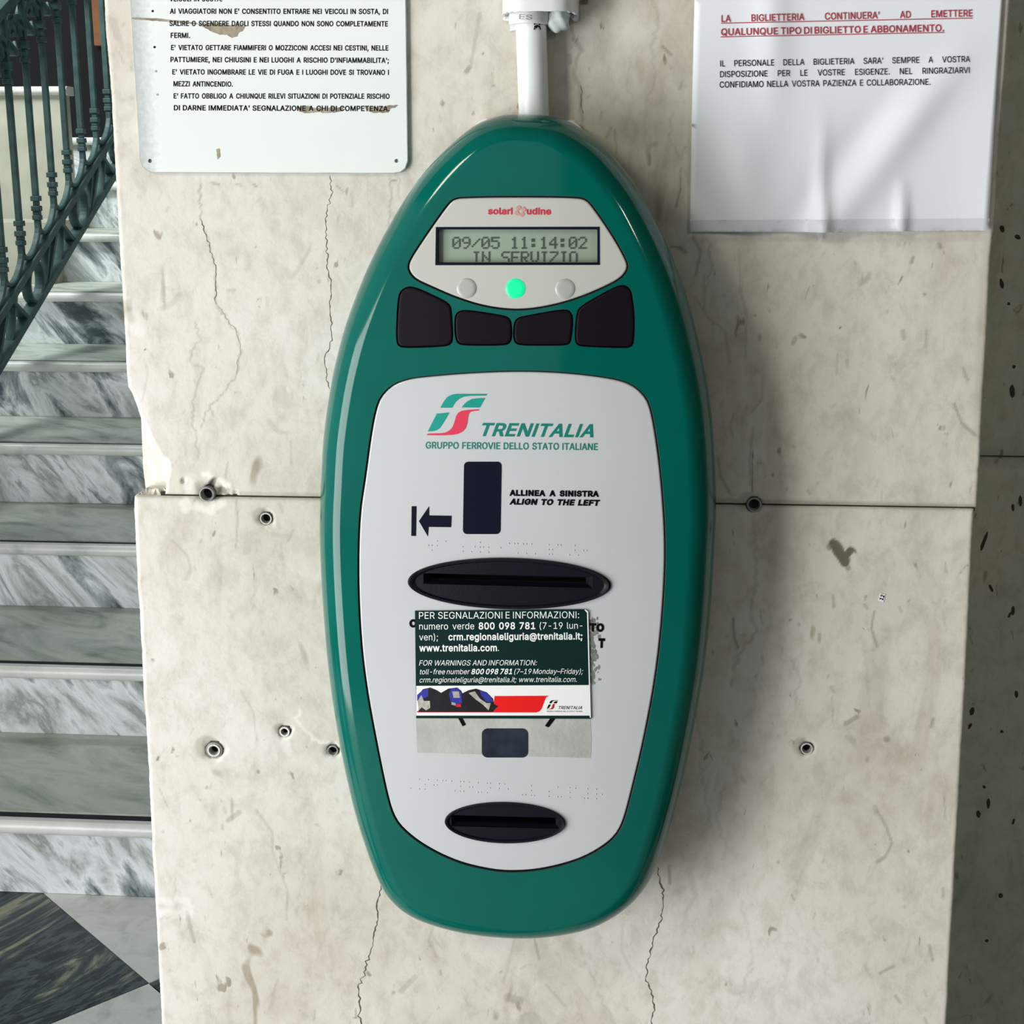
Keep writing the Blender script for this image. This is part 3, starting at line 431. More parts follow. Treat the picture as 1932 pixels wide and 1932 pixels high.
 's': (365, '182,-8 157,-7 133,-3 112,3 93,12 76,24 62,38 50,54 41,73 36,94 94,107 101,87 111,72 124,60 141,52 160,47 181,45 206,47 227,53 244,62 258,74 265,88 268,103 266,115 262,126 254,136 243,144 229,150 212,155 149,170 118,180 92,192 72,208 58,227 50,249 47,274 49,295 55,314 65,332 79,347 95,360 115,370 137,378 161,383 187,384 212,383 234,379 254,372 271,363 286,352 299,339 309,324 318,308 324,290 268,277 262,291 254,304 243,316 228,325 210,331 187,333 166,331 147,326 131,317 119,305 111,292 109,277 110,264 115,253 124,243 136,235 152,229 172,223 229,209 261,200 287,187 306,171 320,153 328,131 331,107 329,85 323,65 312,47 298,31 281,18 260,6 236,-2 210,-7'),
 't': (227, '204,379 204,327 6,327 6,379;65,471 126,471 126,98 127,83 130,70 136,61 144,55 156,51 170,50 175,50 180,50 185,51 191,52 197,53 202,54 213,2 207,0 200,-2 192,-3 184,-3 176,-4 168,-4 138,-1 113,7 92,21 77,41 68,64 65,93'),
 'u': (410, '182,-5 158,-3 135,2 115,11 97,23 82,39 69,59 60,82 54,109 53,139 53,379 114,379 114,144 116,117 124,94 137,75 154,61 175,53 200,50 218,51 234,55 249,62 263,71 274,83 283,97 290,113 295,132 296,153 296,379 357,379 357,0 298,0 298,92 307,92 294,60 277,35 257,17 234,5 209,-3'),
 'v': (389, '163,0 17,379 84,379 165,155 173,132 180,110 187,87 193,64 199,42 206,21 184,21 191,42 197,64 203,87 209,110 216,132 224,155 305,379 371,379 226,0'),
 'w': (567, '138,0 23,379 87,379 133,214 140,190 147,164 154,137 161,107 168,75 175,41 165,41 172,74 179,105 186,135 192,163 199,189 206,214 252,379 316,379 362,214 368,189 375,163 382,136 388,106 395,75 402,41 391,41 399,75 406,106 413,135 420,163 427,189 434,214 480,379 545,379 429,0 368,0 319,172 314,189 309,207 305,225 300,243 295,262 291,280 286,299 281,318 277,338 291,338 286,319 281,299 277,280 272,262 267,243 263,225 258,207 253,189 248,172 199,0'),
 'y': (389, '47,-139 61,-86 71,-87 83,-89 94,-90 104,-89 113,-86 122,-81 130,-74 138,-64 145,-51 151,-36 163,-1 17,379 84,379 165,155 173,132 180,109 187,87 193,64 199,42 206,21 184,21 190,42 196,64 202,87 209,110 216,132 224,155 305,379 371,379 204,-58 196,-77 187,-93 177,-107 165,-119 153,-128 139,-136 125,-141 109,-144 91,-145 82,-145 73,-144 65,-143 57,-142 52,-140'),
 '–': (350, '350,244 350,188 0,188 0,244'),
}
GL['I'] = (192, '62,0 62,509 126,509 126,0')
_gc = {}
def winding(pts, poly):
    x, y = pts[:, 0], pts[:, 1]; w = np.zeros(len(pts), int)
    for i in range(len(poly)):
        (x1, y1), (x2, y2) = poly[i], poly[(i+1) % len(poly)]
        side = (x2-x1)*(y-y1)-(x-x1)*(y2-y1)
        w += ((y1 <= y) & (y2 > y) & (side > 0)).astype(int)-((y1 > y) & (y2 <= y) & (side < 0)).astype(int)
    return w
def glyph(ch, bold):
    if (ch, bold) in _gc: return _gc[ch, bold]
    adv, src = GL[ch]; Ls = [np.array([[float(t) for t in p.split(',')] for p in l.split(' ')])/1000. for l in src.split(';')]
    out = []
    for i, l in enumerate(Ls):
        hole = any(inside(np.vstack([l, (l+np.roll(l, 1, 0))/2]), o).all() for j, o in enumerate(Ls) if j != i)
        l = ccw(l)
        if bold:
            e1 = l-np.roll(l, 1, 0); e2 = np.roll(l, -1, 0)-l
            n1 = np.c_[e1[:, 1], -e1[:, 0]]; n2 = np.c_[e2[:, 1], -e2[:, 0]]
            n1 /= np.linalg.norm(n1, axis=1)[:, None]+1e-12; n2 /= np.linalg.norm(n2, axis=1)[:, None]+1e-12
            m_ = n1+n2; m_ /= np.maximum((m_*m_).sum(1)/2, .45)[:, None]
            l = l+m_*bold*(-1 if hole else 1)
        out.append(l[::-1] if hole else l)
    V = [Vector(p) for l in out for p in l]; E = []; k = 0
    for l in out: E += [(k+i, k+(i+1) % len(l)) for i in range(len(l))]; k += len(l)
    r = delaunay_2d_cdt(V, E, [], 0, 1e-7); pts = np.array([(v.x, v.y) for v in r[0]]); fs = []
    C = np.array([pts[list(t)].mean(0) for t in r[2]]); par = sum(winding(C, l) for l in out) > 0
    for t, ok in zip(r[2], par):
        t = tuple(t)
        if ok and abs(area2(pts[list(t)])) > 1e-9: fs.append(t if area2(pts[list(t)]) > 0 else t[::-1])
    _gc[ch, bold] = (pts, fs, adv/1000.+1.0*bold); return _gc[ch, bold]
_wc = {}
def word(txt, bold=0.0):
    key = (txt, bold)
    if key in _wc: return _wc[key]
    V = []; Fs = []; x = 0
    for ch in txt:
        p, f, adv = glyph(ch, bold); b_ = len(V); V += [(q[0]+x, q[1]) for q in p]; Fs += [tuple(i+b_ for i in t) for t in f]; x += adv
    _wc[key] = (np.array(V), Fs); return _wc[key]
GLYPH_CAP = glyph('H', 0)[0][:, 1].max()
CAPH = None
def text_line(mb, words, pL, pR, cap, surf, off, italic=0.0, bold=0.0, just=True, sx=None, gap=.55):
    """words: list of str or (str, bold)."""
    global CAPH
    if CAPH is None: CAPH = GLYPH_CAP
    s = cap/CAPH; W_ = [(w if isinstance(w, tuple) else (w, bold)) for w in words]
    G = [word(*w) for w in W_]; ws = [g[0][:, 0].max()-g[0][:, 0].min() for g in G]
    L = math.hypot(pR[0]-pL[0], pR[1]-pL[1]); n = len(G)
    if sx is None:
        g_ = gap*cap; sx = (L-g_*(n-1))/(sum(ws)*s)
    else: g_ = (L-sum(ws)*s*sx)/max(1, n-1)
    ux, uy = (pR[0]-pL[0])/L, (pR[1]-pL[1])/L; u = 0
    for (v, f), w in zip(G, ws):
        x = (v[:, 0]-v[:, 0].min())*s*sx+u; y = v[:, 1]*s
        x = x+y*italic
        P = []
        for a, b in zip(x, y):
            q = on_surf(pL[0]+ux*a+uy*b, pL[1]+uy*a-ux*b, surf); q = q.copy(); q[1] -= off; P.append(q)
        mb.add(P, f); u += w*s*sx+g_
def tline(parent, mat_, *a, name='text_line', **k):
    m_ = MB(); text_line(m_, *a, **k); return m_.make(name, mat_, parent)
def flat_px(mb, pts, surf, off, step=.006):
    l = ccw(pxloop(dens(pts, 8), surf)); v, f = patch([l], step, lambda x, z: surf(x, z)-off); mb.add(v, f)

# ================================================================== THE SETTING
# ---- stone-clad pillar: two slabs on a core, with broken corner, cracks, drilled holes
flat = lambda x, z: 0.0
plugs = [(392,931,15,11), (502,978,12,8), (404,1415,17,8), (537,1380,11,6), (628,1416,11,8), (1423,952,14,10), (1522,1412,12,8)]

SZ = 2300; OX = 180; OY = 180
stain = np.zeros((SZ, SZ), np.float32); pale = np.zeros((SZ, SZ), np.float32)
def stamp(arr, pts, w, s, jit=0.0, soft=1.2):
    P = [np.array(p, float) for p in pts]
    if jit:
        Q = [P[0]]
        for a, b in zip(P[:-1], P[1:]):
            k = max(1, int(np.hypot(*(b-a))//5)); d = (b-a)/max(1e-6, np.hypot(*(b-a))); nn = np.array([-d[1], d[0]])
            for i in range(1, k+1): Q.append(a+(b-a)*i/k+(nn*rng.normal(0, jit) if i < k else 0))
        P = Q
    if len(P) == 1: P = P*2
    for a, b in zip(P[:-1], P[1:]):
        ww = w*(rng.uniform(.7, 1.2)); m = ww+6
        x0 = int(min(a[0], b[0])-m+OX); x1 = int(max(a[0], b[0])+m+OX)+1; y0 = int(min(a[1], b[1])-m+OY); y1 = int(max(a[1], b[1])+m+OY)+1
        if x0 < 0 or y0 < 0 or x1 >= SZ or y1 >= SZ: continue
        Y, X = np.mgrid[y0:y1, x0:x1]; X = X-OX; Y = Y-OY; ab = b-a; L2 = max(ab@ab, 1e-9)
        t = np.clip(((X-a[0])*ab[0]+(Y-a[1])*ab[1])/L2, 0, 1); d = np.hypot(X-a[0]-t*ab[0], Y-a[1]-t*ab[1])
        arr[y0:y1, x0:x1] = np.maximum(arr[y0:y1, x0:x1], s*np.clip((ww/2-d)/soft+.5, 0, 1))
marks = [
 ([(1250,88),(1266,103)],6,.45),([(1224,292),(1225,310)],7,.5),([(1222,285),(1226,275),(1238,271)],9,.28),([(1284,355),(1275,390)],4,.6),([(1285,320),(1284,352)],2,.4),
 ([(1267,465),(1282,467),(1293,476)],7,.55),([(1308,447),(1322,475),(1312,520)],5,.4),([(1144,260),(1153,242)],8,.3),([(1160,245),(1163,290)],4,.35),
 ([(1572,1025),(1580,1040),(1588,1050),(1594,1060)],20,.92),([(1605,1038),(1598,1046)],14,.92),([(1594,1060),(1600,1072)],9,.5),([(1565,1032),(1570,1030)],11,.6),([(1578,1028),(1584,1036)],16,.85),([(1608,1036),(1612,1040)],7,.6),([(1586,1055),(1590,1066)],8,.5),([(1600,1050),(1603,1056)],8,.55),
 ([(1572,1123),(1573,1146)],5,.4),([(1631,1140),(1637,1148)],6,.4),([(1649,1154),(1644,1186),(1655,1220)],5,.42),([(1784,1062),(1785,1082)],4,.35),([(1547,1196),(1546,1210)],5,.4),
 ([(1383,1168),(1385,1200),(1392,1223)],5,.5),([(1596,1365),(1618,1352)],9,.4),([(1491,1170)],5,.9),([(1778,1150),(1785,1192)],4,.2),
 ([(1800,762),(1815,799),(1840,821)],6,.42),([(1328,520),(1328,553),(1329,591),(1368,625),(1377,684)],5,.26),([(1418,690),(1440,709),(1437,755),(1418,777)],4,.26),
 ([(1385,780),(1376,805),(1383,825)],4,.25),([(1421,808),(1415,870),(1420,929)],5,.28),([(1353,861),(1360,900),(1378,932)],6,.32),([(1394,470),(1397,545),(1407,590),(1407,675)],5,.2),
 ([(1598,678),(1599,693)],6,.3),([(1580,668),(1579,706)],5,.22),([(1704,625),(1705,638)],11,.32),([(1501,638),(1496,648)],9,.38),([(1433,634),(1434,640)],9,.38),
 ([(1748,622),(1747,653)],5,.28),([(1772,460),(1775,467)],8,.5),([(1723,485),(1720,495)],5,.5),([(1817,694),(1825,716)],6,.35),([(1744,555)],7,.5),([(1585,618)],4,.9),([(1424,596)],4,.8),([(1673,588)],6,.5),([(1458,896)],6,.7),
 ([(1655,1529),(1673,1562),(1683,1591),(1670,1617),(1655,1626)],6,.36),([(1761,1356),(1756,1372)],7,.4),([(1673,1395)],12,.45),([(1781,1503),(1784,1545)],4,.35),([(1753,1784),(1760,1812)],5,.35),
 ([(1660,1836),(1686,1823)],6,.35),([(1779,1676),(1780,1692)],8,.3),([(1689,1879),(1699,1892)],5,.35),([(1600,1390),(1610,1398)],10,.25),
 ([(430,1548),(451,1533)],8,.30),([(353,1722),(359,1750),(367,1777)],8,.32),([(419,1556),(420,1564)],6,.35),
 ([(484,1529),(514,1571),(514,1604),(543,1683),(540,1735)],4,.22),([(455,1303),(478,1343),(484,1398)],3,.22),([(300,1486),(318,1526)],2,.4),
 ([(306,582),(325,572),(338,556)],12,.16),([(308,543),(330,546)],6,.14),([(507,795),(522,812),(541,818)],8,.18),([(548,832),(550,875)],6,.16),([(430,872),(425,902)],4,.3),([(429,548),(444,548)],4,.25),
 ([(272,680),(279,706),(268,757)],4,.18),([(326,1020),(354,1049),(360,1074),(352,1093)],7,.20),([(465,1041),(471,1009),(493,999)],14,.12),([(493,1006),(548,1012)],8,.10),([(527,950),(533,966)],5,.2),([(553,1000),(543,1022)],6,.2),([(446,944),(448,985),(445,1034)],3,.32),
 ([(1008,1771),(1017,1809)],5,.36),([(1262,1634),(1264,1667)],6,.42),([(820,1738),(809,1775),(824,1805)],4,.22),([(973,1760),(962,1810),(950,1853)],5,.18),([(1030,1858),(1066,1898)],7,.22),
 ([(783,1843),(757,1870)],9,.22),([(958,1882),(980,1888)],14,.25),([(830,1832),(832,1838)],6,.4),([(945,1834)],5,.5),([(1300,1640),(1312,1690),(1295,1720)],9,.14),([(1175,1745),(1172,1790),(1190,1830)],5,.16),
 ([(620,520),(620,530)],5,.3),([(602,531)],7,.35),([(482,466)],4,.6),([(407,552)],4,.4),([(598,505)],3,.5),([(274,660)],5,.9),([(297,1434),(299,1428)],5,.8),([(390,1486)],5,.5),
 ([(905,25),(900,60),(893,95),(888,125)],8,.22),([(885,128),(880,135)],8,.5),([(910,101),(913,101)],2,.8),([(931,162)],5,.4),
 ([(205,35),(215,40),(222,70)],14,.16),([(228,190),(250,185)],8,.12),([(740,340),(748,342)],3,.6),([(635,350),(648,362)],4,.4),([(663,365),(665,388)],7,.18),([(400,345),(412,348)],5,.35),([(445,347),(455,350)],4,.35),([(478,347),(484,352)],4,.45),
 ([(1000,1930)],60,.18),([(1105,2),(1100,4)],14,.85),
 ([(1078,50),(1083,75),(1098,95),(1088,110),(1083,140),(1095,168),(1096,205),(1099,240)],7,.30),([(1074,105),(1076,118)],6,.35),
]
for p, w, s in marks: stamp(stain, p, w, s, soft=2.0)
# long winding veins in the stone
veins = [
 ([(376,334),(378,413),(395,464),(407,512),(408,573),(446,625),(453,655),(446,707),(415,747),(391,775),(378,806)],2.6,.42),
 ([(367,607),(381,642),(359,662),(362,686),(384,696),(371,730),(361,789),(371,830),(374,870)],3.0,.30),
 ([(735,335),(738,370),(733,430)],3,.30),([(753,335),(750,370)],3,.25),
 ([(1230,0),(1243,40),(1228,90),(1236,150),(1222,190)],5,.20),([(1190,115),(1182,160),(1192,185)],4,.16),([(1270,215),(1262,260),(1285,300)],4,.2),([(1335,450),(1345,500),(1332,550)],4,.25),
 ([(1420,980),(1428,1060),(1422,1120),(1415,1160),(1428,1190),(1400,1230),(1385,1260)],6,.22),
 ([(1310,1340),(1325,1400),(1322,1450),(1340,1560)],5,.16),([(1366,1480),(1352,1540),(1372,1600)],4,.18),([(1490,1240),(1510,1280),(1500,1330)],4,.2),
 ([(1625,1200),(1635,1260),(1640,1330)],4,.14),([(330,1640),(328,1700),(372,1720)],2.5,.2),([(300,1735),(350,1725)],2,.25),
 ([(620,1750),(600,1800),(640,1860)],4,.12),([(1090,1780),(1120,1850),(1160,1932)],4,.13),([(1400,1700),(1420,1800),(1390,1900)],5,.12),([(560,1600),(575,1650),(560,1720)],4,.12),
 ([(520,640),(540,700),(560,780)],4,.10),([(560,700),(600,760)],3,.10),([(480,1080),(476,1150)],4,.14),([(540,1110),(600,1145)],9,.10),
]
for p, w, s in veins: stamp(stain, p, w, s, jit=2.2, soft=2.0)
for i in range(620):
    x = rng.uniform(190, 1900); y = rng.uniform(-150, 2050); l = rng.exponential(7)+2; a = rng.normal(1.5, .5)
    lo = .10 if x < 900 else .2
    stamp(stain, [(x, y), (x+l*math.cos(a), y+l*math.sin(a))], rng.uniform(2, 6), rng.uniform(.05, lo+.12), soft=1.6)
# pale fossils, crumbled lips of the drilled holes, plaster smears
for p, w, s in [([(302,1700),(350,1700),(358,1720),(305,1722)],14,.35),([(1200,60),(1175,120),(1190,170)],45,.10),([(560,1060),(600,1080)],40,.12),([(585,455),(600,445)],24,.2),
                ([(565,1340),(560,1360),(590,1395),(620,1400)],3,.8),([(352,905),(360,925),(350,960)],16,.5),([(415,905),(430,915)],14,.7),([(345,950),(400,965),(420,950)],14,.5),([(535,1395),(545,1420)],14,.4),
                ([(250,600),(262,625)],24,.3),([(262,745),(275,800)],22,.25),([(385,895),(395,900)],10,.8)]:
    stamp(pale, p, w, s, jit=2, soft=5)
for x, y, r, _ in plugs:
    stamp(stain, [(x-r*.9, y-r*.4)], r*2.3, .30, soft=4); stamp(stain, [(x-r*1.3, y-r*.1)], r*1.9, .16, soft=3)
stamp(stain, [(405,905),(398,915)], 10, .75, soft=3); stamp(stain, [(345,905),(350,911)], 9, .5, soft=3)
# darker bands beside the joint, below the paper and down the right edge
stamp(stain, [(1352,944),(1838,955)], 7, .38, soft=5); stamp(stain, [(345,928),(600,933)], 5, .3, soft=4)
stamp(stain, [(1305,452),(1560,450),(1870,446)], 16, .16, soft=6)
stamp(stain, [(1860,450),(1850,620),(1842,820)], 12, .16, soft=8)

def sample(arr, px, py):
    X = np.clip(px+OX, 0, SZ-2); Y = np.clip(py+OY, 0, SZ-2); xi = X.astype(int); yi = Y.astype(int); fx = X-xi; fy = Y-yi
    v = arr[yi, xi]*(1-fx)*(1-fy)+arr[yi, xi+1]*fx*(1-fy)+arr[yi+1, xi]*(1-fx)*fy+arr[yi+1, xi+1]*fx*fy
    ok = (px > -OX+2) & (px < SZ-OX-3) & (py > -OY+2) & (py < SZ-OY-3)
    return np.where(ok, v, 0)

def make_slab(name, left, right, ztop_pts, zbot_pts, parent, mat_, thick=.028, y0=0.0, dense=True, rough_edge=.0006, label=None):
    """structured slab: left/right edge polylines (x,z) sampled by height, top/bottom lines (x,z)"""
    left = np.array(left); right = np.array(right)
    lo = left[np.argsort(left[:, 1])]; ro = right[np.argsort(right[:, 1])]
    zt0, zt1 = ztop_pts; zb0, zb1 = zbot_pts
    N = 500 if dense else 60; step = .00125 if dense else .02
    H = (zt0+zt1)/2-(zb0+zb1)/2; nr = max(3, int(H/step))
    us = np.linspace(0, 1, N); vs_ = np.linspace(0, 1, nr)
    U, V = np.meshgrid(us, vs_)
    Zt = zt0+(zt1-zt0)*U; Zb = zb0+(zb1-zb0)*U; Z = Zb+(Zt-Zb)*V
    zl = zb0+(zt0-zb0)*V; XL = np.interp(zl, lo[:, 1], lo[:, 0]); zr = zb1+(zt1-zb1)*V; XR = np.interp(zr, ro[:, 1], ro[:, 0])
    wob = np.cumsum(rng.normal(0, 1, nr)); wob -= np.linspace(wob[0], wob[-1], nr); wob = wob/max(1e-6, np.abs(wob).max())*rough_edge
    XL = XL+wob[:, None]+rng.normal(0, rough_edge*.12, nr)[:, None]; XR = XR-wob[::-1][:, None]*.6+rng.normal(0, rough_edge*.12, nr)[:, None]
    X = XL+(XR-XL)*U
    Y = np.full_like(X, y0)
    # worn arris
    de = np.minimum(np.minimum(X-XL, XR-X), np.minimum(Zt-Z, Z-Zb))
    bv = .0016; Y += np.where(de < bv, (bv-de)*.8, 0)
    P = np.c_[X.ravel(), Y.ravel(), Z.ravel()]
    pxx, pyy = to_px(P)
    if dense:
        for x, y, r, _ in plugs:
            d = np.hypot(pxx-x, pyy-y); ang = np.arctan2(pyy-y, pxx-x)
            rr = r*1.12+1.5*np.sin(ang*3+x)+1.0*np.sin(ang*5+y)
            P[:, 1] += np.where(d < r*.92, .012, 0)+np.clip((rr*1.35-d)/(rr*.6), 0, 1)*.0012
        # chipped hollow beside the widest plug
        for qx, qy, rr, dp in [(418,926,9,.006),(430,929,8,.006),(442,932,7,.006),(402,908,6,.004),(398,916,7,.005),(346,908,5,.004)]:
            d = np.hypot(pxx-qx, pyy-qy); P[:, 1] += np.clip((rr-d)/3, 0, 1)*dp*.5
    F_ = []
    idx = np.arange(nr*N).reshape(nr, N)
    q = np.stack([idx[:-1, :-1], idx[:-1, 1:], idx[1:, 1:], idx[1:, :-1]], -1).reshape(-1, 4)
    # border going back
    bord = np.r_[idx[0, :], idx[1:, -1], idx[-1, -2::-1], idx[-2:0:-1, 0]]
    nb = len(bord); B = P[bord].copy(); B[:, 1] = y0+thick
    P = np.vstack([P, B]); bi = np.arange(nb)+nr*N
    q2 = np.stack([np.roll(bord, -1), bord, bi, np.roll(bi, -1)], -1)
    allq = np.vstack([q, q2]).astype(np.int32)
    me = bpy.data.meshes.new(name)
    me.vertices.add(len(P)); me.vertices.foreach_set('co', P.astype(np.float32).ravel())
    me.loops.add(allq.size); me.loops.foreach_set('vertex_index', allq.ravel())
    me.polygons.add(len(allq)); me.polygons.foreach_set('loop_start', np.arange(0, allq.size, 4, dtype=np.int32))
    me.update(calc_edges=True)
    me.materials.append(mat_)
    for nm, arr in (('stain', stain), ('pale', pale)):
        at = me.attributes.new(nm, 'FLOAT', 'POINT'); v = np.zeros(len(P), np.float32)
        if dense: v[:nr*N] = sample(arr, pxx, pyy)
        at.data.foreach_set('value', v)
    me.validate()
    o = bpy.data.objects.new(name, me); COL.objects.link(o)
    o.parent = parent; me.transform(wmat(parent).inverted())
    if label: o['label'] = label
    return o

def wl(pts): return [tuple(on_y(x, y, 0)[[0, 2]]) for x, y in pts]
core_top = 2.6
wf = MB(); 
xl0 = on_y(300,1900,0)[0]; xr0 = on_y(1800,1900,0)[0]
wf.box(on_y(262,800,0)[0]+.008, on_y(1846,955,0)[0]-.010, .016, .42, 0.0, core_top)
wall_front = wf.make('wall_front', M['core']); tag(wall_front, kind='structure')
UL = wl([(170,-480),(195.6,0),(199,72),(208,181),(214,290),(219,380),(226,507),(234,616),(239,705),(242,731),(249,742),(258,765),(266,790),(284,826),(300,856),(314,868),(318,884),(313,902),(311,932.5)])
UR = wl([(1935,-480),(1906,0),(1896,135),(1884,270),(1881,350),(1876,434),(1870,485),(1865,602),(1858,720),(1852,831),(1844,957)])
LL = wl([(253,937),(252.5,962),(255,1017),(259,1089),(266,1216),(268,1250),(274,1356),(281,1462),(287,1603),(295,1745),(305,1932),(335,2500)])
LR = wl([(1838,961),(1836,1000),(1822,1300),(1813,1447),(1802,1643),(1791,1840),(1786,1932),(1755,2500)])
zU = (on_y(311,933,0)[2], on_y(1844,957.5,0)[2]); zL = (on_y(253,936.5,0)[2], on_y(1838,961.5,0)[2])
ztop = on_y(966,-70,0)[2]; zbot = on_y(966,1990,0)[2]
us = make_slab('stone_slab', UL, UR, (ztop, ztop), zU, wall_front, M['slab'])
ls = make_slab('stone_slab', LL, LR, zL, (zbot, zbot), wall_front, M['slab'])
# slabs above and below the frame, plain
make_slab('stone_slab', [(UL[0][0], ztop), (UL[0][0]-.004, core_top)], [(UR[0][0], ztop), (UR[0][0]+.002, core_top)], (core_top, core_top), (ztop+.002, ztop+.002), wall_front, M['slab'], dense=False)
make_slab('stone_slab', [(on_y(311,1990,0)[0], 0), (on_y(309,1990,0)[0], zbot)], [(on_y(1781,1990,0)[0], 0), (on_y(1782,1990,0)[0], zbot)], (zbot-.002, zbot-.002), (0.0, 0.0), wall_front, M['slab'], dense=False)
# dark joint bed between the two slabs and the torn ledge at its left end
m = MB(); a = on_y(300,934,0); b = on_y(1842,959,0)
m.add([(a[0], .004, a[2]+.002), (b[0], .004, b[2]+.002), (b[0], .004, b[2]-.003), (a[0], .004, a[2]-.003)], [(3,2,1,0)])
m.make('joint_bed', M['joint'], wall_front)
def rough_poly(px, y, mat_, name, parent, amp=.0015, step=.003, off_last=None):
    l = ccw(pxloop(dens(px, 5), lambda x, z: y)); v, f = patch([l], step, lambda x, z: y, skirt=.02)
    v = [(p[0], p[1]+rng.normal(0, amp) if p[1] == y else p[1], p[2]) for p in v]
    return mk(name, v, f, mat_, parent)
# exposed backing behind the broken corner
rough_poly([(243,725),(266,785),(270,883),(275,922),(320,930),(330,880),(300,840),(262,760)], .0135, M['bare'], 'exposed_plaster', wall_front, .00012)
rough_poly([(258,935),(276,921),(300,921),(314,921),(316,934)], .006, M['core'], 'mortar_ledge', wall_front, .0015)

# open cracks as thin dark furrows
def crack(pts, w, parent, jit=2.0, mat_='crack'):
    P = [np.array(p, float) for p in pts]; Q = [P[0]]
    for a, b in zip(P[:-1], P[1:]):
        k = max(1, int(np.hypot(*(b-a))//5)); d = (b-a)/np.hypot(*(b-a)); nn = np.array([-d[1], d[0]])
        for i in range(1, k+1): Q.append(a+(b-a)*i/k+nn*(rng.normal(0, jit) if i < k else 0))
    m = MB(); n = len(Q); V = []
    for i, q in enumerate(Q):
        d = Q[min(i+1, n-1)]-Q[max(0, i-1)]; d = d/np.hypot(*d); nn = np.array([-d[1], d[0]]); ww = w*rng.uniform(.25, 1.0)*(0.3 if i in (0, n-1) else 1)
        for s in (-1, 1):
            p = on_y(*(q+nn*s*ww/2), -.00012); V.append(p)
    m.add(V, [(2*i, 2*i+1, 2*i+3, 2*i+2) for i in range(n-1)])
    o = m.make('crack', M[mat_], parent); return o
crack([(622,331),(625,368),(615,402),(615,464),(620,512),(624,539),(622,584),(627,642),(613,672),(615,717),(622,734)], 2.2, us, 1.5)
crack([(378,413),(395,464),(407,512),(408,573)], 1.8, us, 1.2); crack([(408,573),(446,625),(453,655),(446,707)], 1.2, us, 1.4, 'vein')
crack([(1421,850),(1419,928)], 1.5, us, .6)
crack([(1096,160),(1097,205),(1099,215)], 1.5, us, .8)
crack([(718,1671),(712,1700),(713,1735),(700,1790),(690,1830),(675,1862),(678,1895),(682,1932),(676,1990)], 3.2, ls, 1.6)
crack([(1240,1635),(1252,1690),(1247,1738),(1232,1775),(1220,1820),(1218,1845),(1232,1880),(1230,1932),(1222,1990)], 3.2, ls, 1.6)
crack([(900,1000),(900,1001)], .1, ls, 0) if False else None

# ---- pilaster set back on the right
yb = .50
wr = MB(); pr0 = on_y(1700,900,yb)[0]
wr.box(pr0-.1, 3.2, yb+.03, yb+.35, 0, 3.2)
wall_right = wr.make('wall_right', M['core']); tag(wall_right, kind='structure')
zj = on_y(1890,862.5,yb)[2]
for z0, z1 in ((zj+.0015, 2.3), (0.02, zj-.0015)):
    for i in range(3):
        x0 = pr0-.09+i*.8
        s = make_slab('stone_slab', [(x0, z0), (x0, z1)], [(x0+.798, z0), (x0+.798, z1)], (z1, z1), (z0, z0), wall_right, M['pilaster'], dense=False, y0=yb, rough_edge=.0002)
mk_ = MB()
for x, y, l, w, a in [(1890,535,20,8,1.4),(1910,738,26,9,1.55),(1903,573,6,6,0),(1913,692,7,7,0),(1911,958,14,6,1.5),(1925,945,22,7,1.5),(1857,1021,40,6,1.9),(1870,1110,16,6,1.1),(1834,1342,16,9,1.9),(1830,1370,12,6,2.1),(1865,1516,20,7,1.6),(1846,1536,14,9,1.4),(1911,1152,18,7,1.7),(1905,1160,12,5,2.0),(1918,1310,14,6,1.5),(1891,432,14,9,1.3),(1920,447,12,8,.6),(1857,1485,6,6,0),(1890,1380,6,6,0),(1912,1550,12,5,1.9),(1888,1690,9,8,2),(1862,1775,7,6,0)]:
    P = [on_y(x+l/2*math.cos(t)*math.cos(a)-w/2*math.sin(t)*math.sin(a)+rng.normal(0, .5), y+l/2*math.cos(t)*math.sin(a)+w/2*math.sin(t)*math.cos(a), yb-.0004) for t in np.linspace(0, 2*math.pi, 12, endpoint=False)]
    mk_.add(P, [tuple(range(12))])
o = mk_.make('stone_pits', mat('pit_brown', (.06,.05,.045), .9), wall_right); o['kind'] = 'stuff'

# ---- staircase
r_ = CAM[2]/8.431; T_ = 2.417*r_; D0 = 14.97*r_; OV = .19*r_
Y0 = CAM[1]+D0; XA, XB = -2.6, 0.9; XR_ = on_x(60,500,-1.93)[0]
stair = empty('staircase', (-1.2, Y0, 0), 'wide marble staircase with veined risers, grey treads and black grip strips, behind the pillar', 'staircase')
NS = 9
for k in range(NS):
    yf = Y0+k*T_; z0 = k*r_; z1 = (k+1)*r_; th = .030
    m = MB(); m.box(XA, XB, yf, yf+.02, z0+.0005, z1-th); m.make('riser', M['riser'], stair)
    m = MB(); m.box(XA, XB, yf-OV+.052, yf+T_+.018, z1-th, z1); m.make('tread', M['tread'], stair)
    # nosing piece with rounded front
    prof = [(yf-OV+.024, z1-th), (yf-OV+.024, z1)] + [(yf-OV+.013-.013*math.sin(t), z1-.015+.015*math.cos(t)) for t in np.linspace(0, math.pi, 10)]
    n = len(prof); V = [(XA, a, b) for a, b in prof]+[(XB, a, b) for a, b in prof]
    fs = [(i, (i+1) % n, n+(i+1) % n, n+i) for i in range(n)]+[tuple(range(n-1, -1, -1)), tuple(range(n, 2*n))]
    mk('nosing', V, fs, M['nose'], stair, smooth=True, sharp=40)
    m = MB(); m.box(XA, XB, yf-OV+.0245, yf-OV+.0515, z1-th, z1-.0035); m.make('grip_strip', M['strip'], stair)
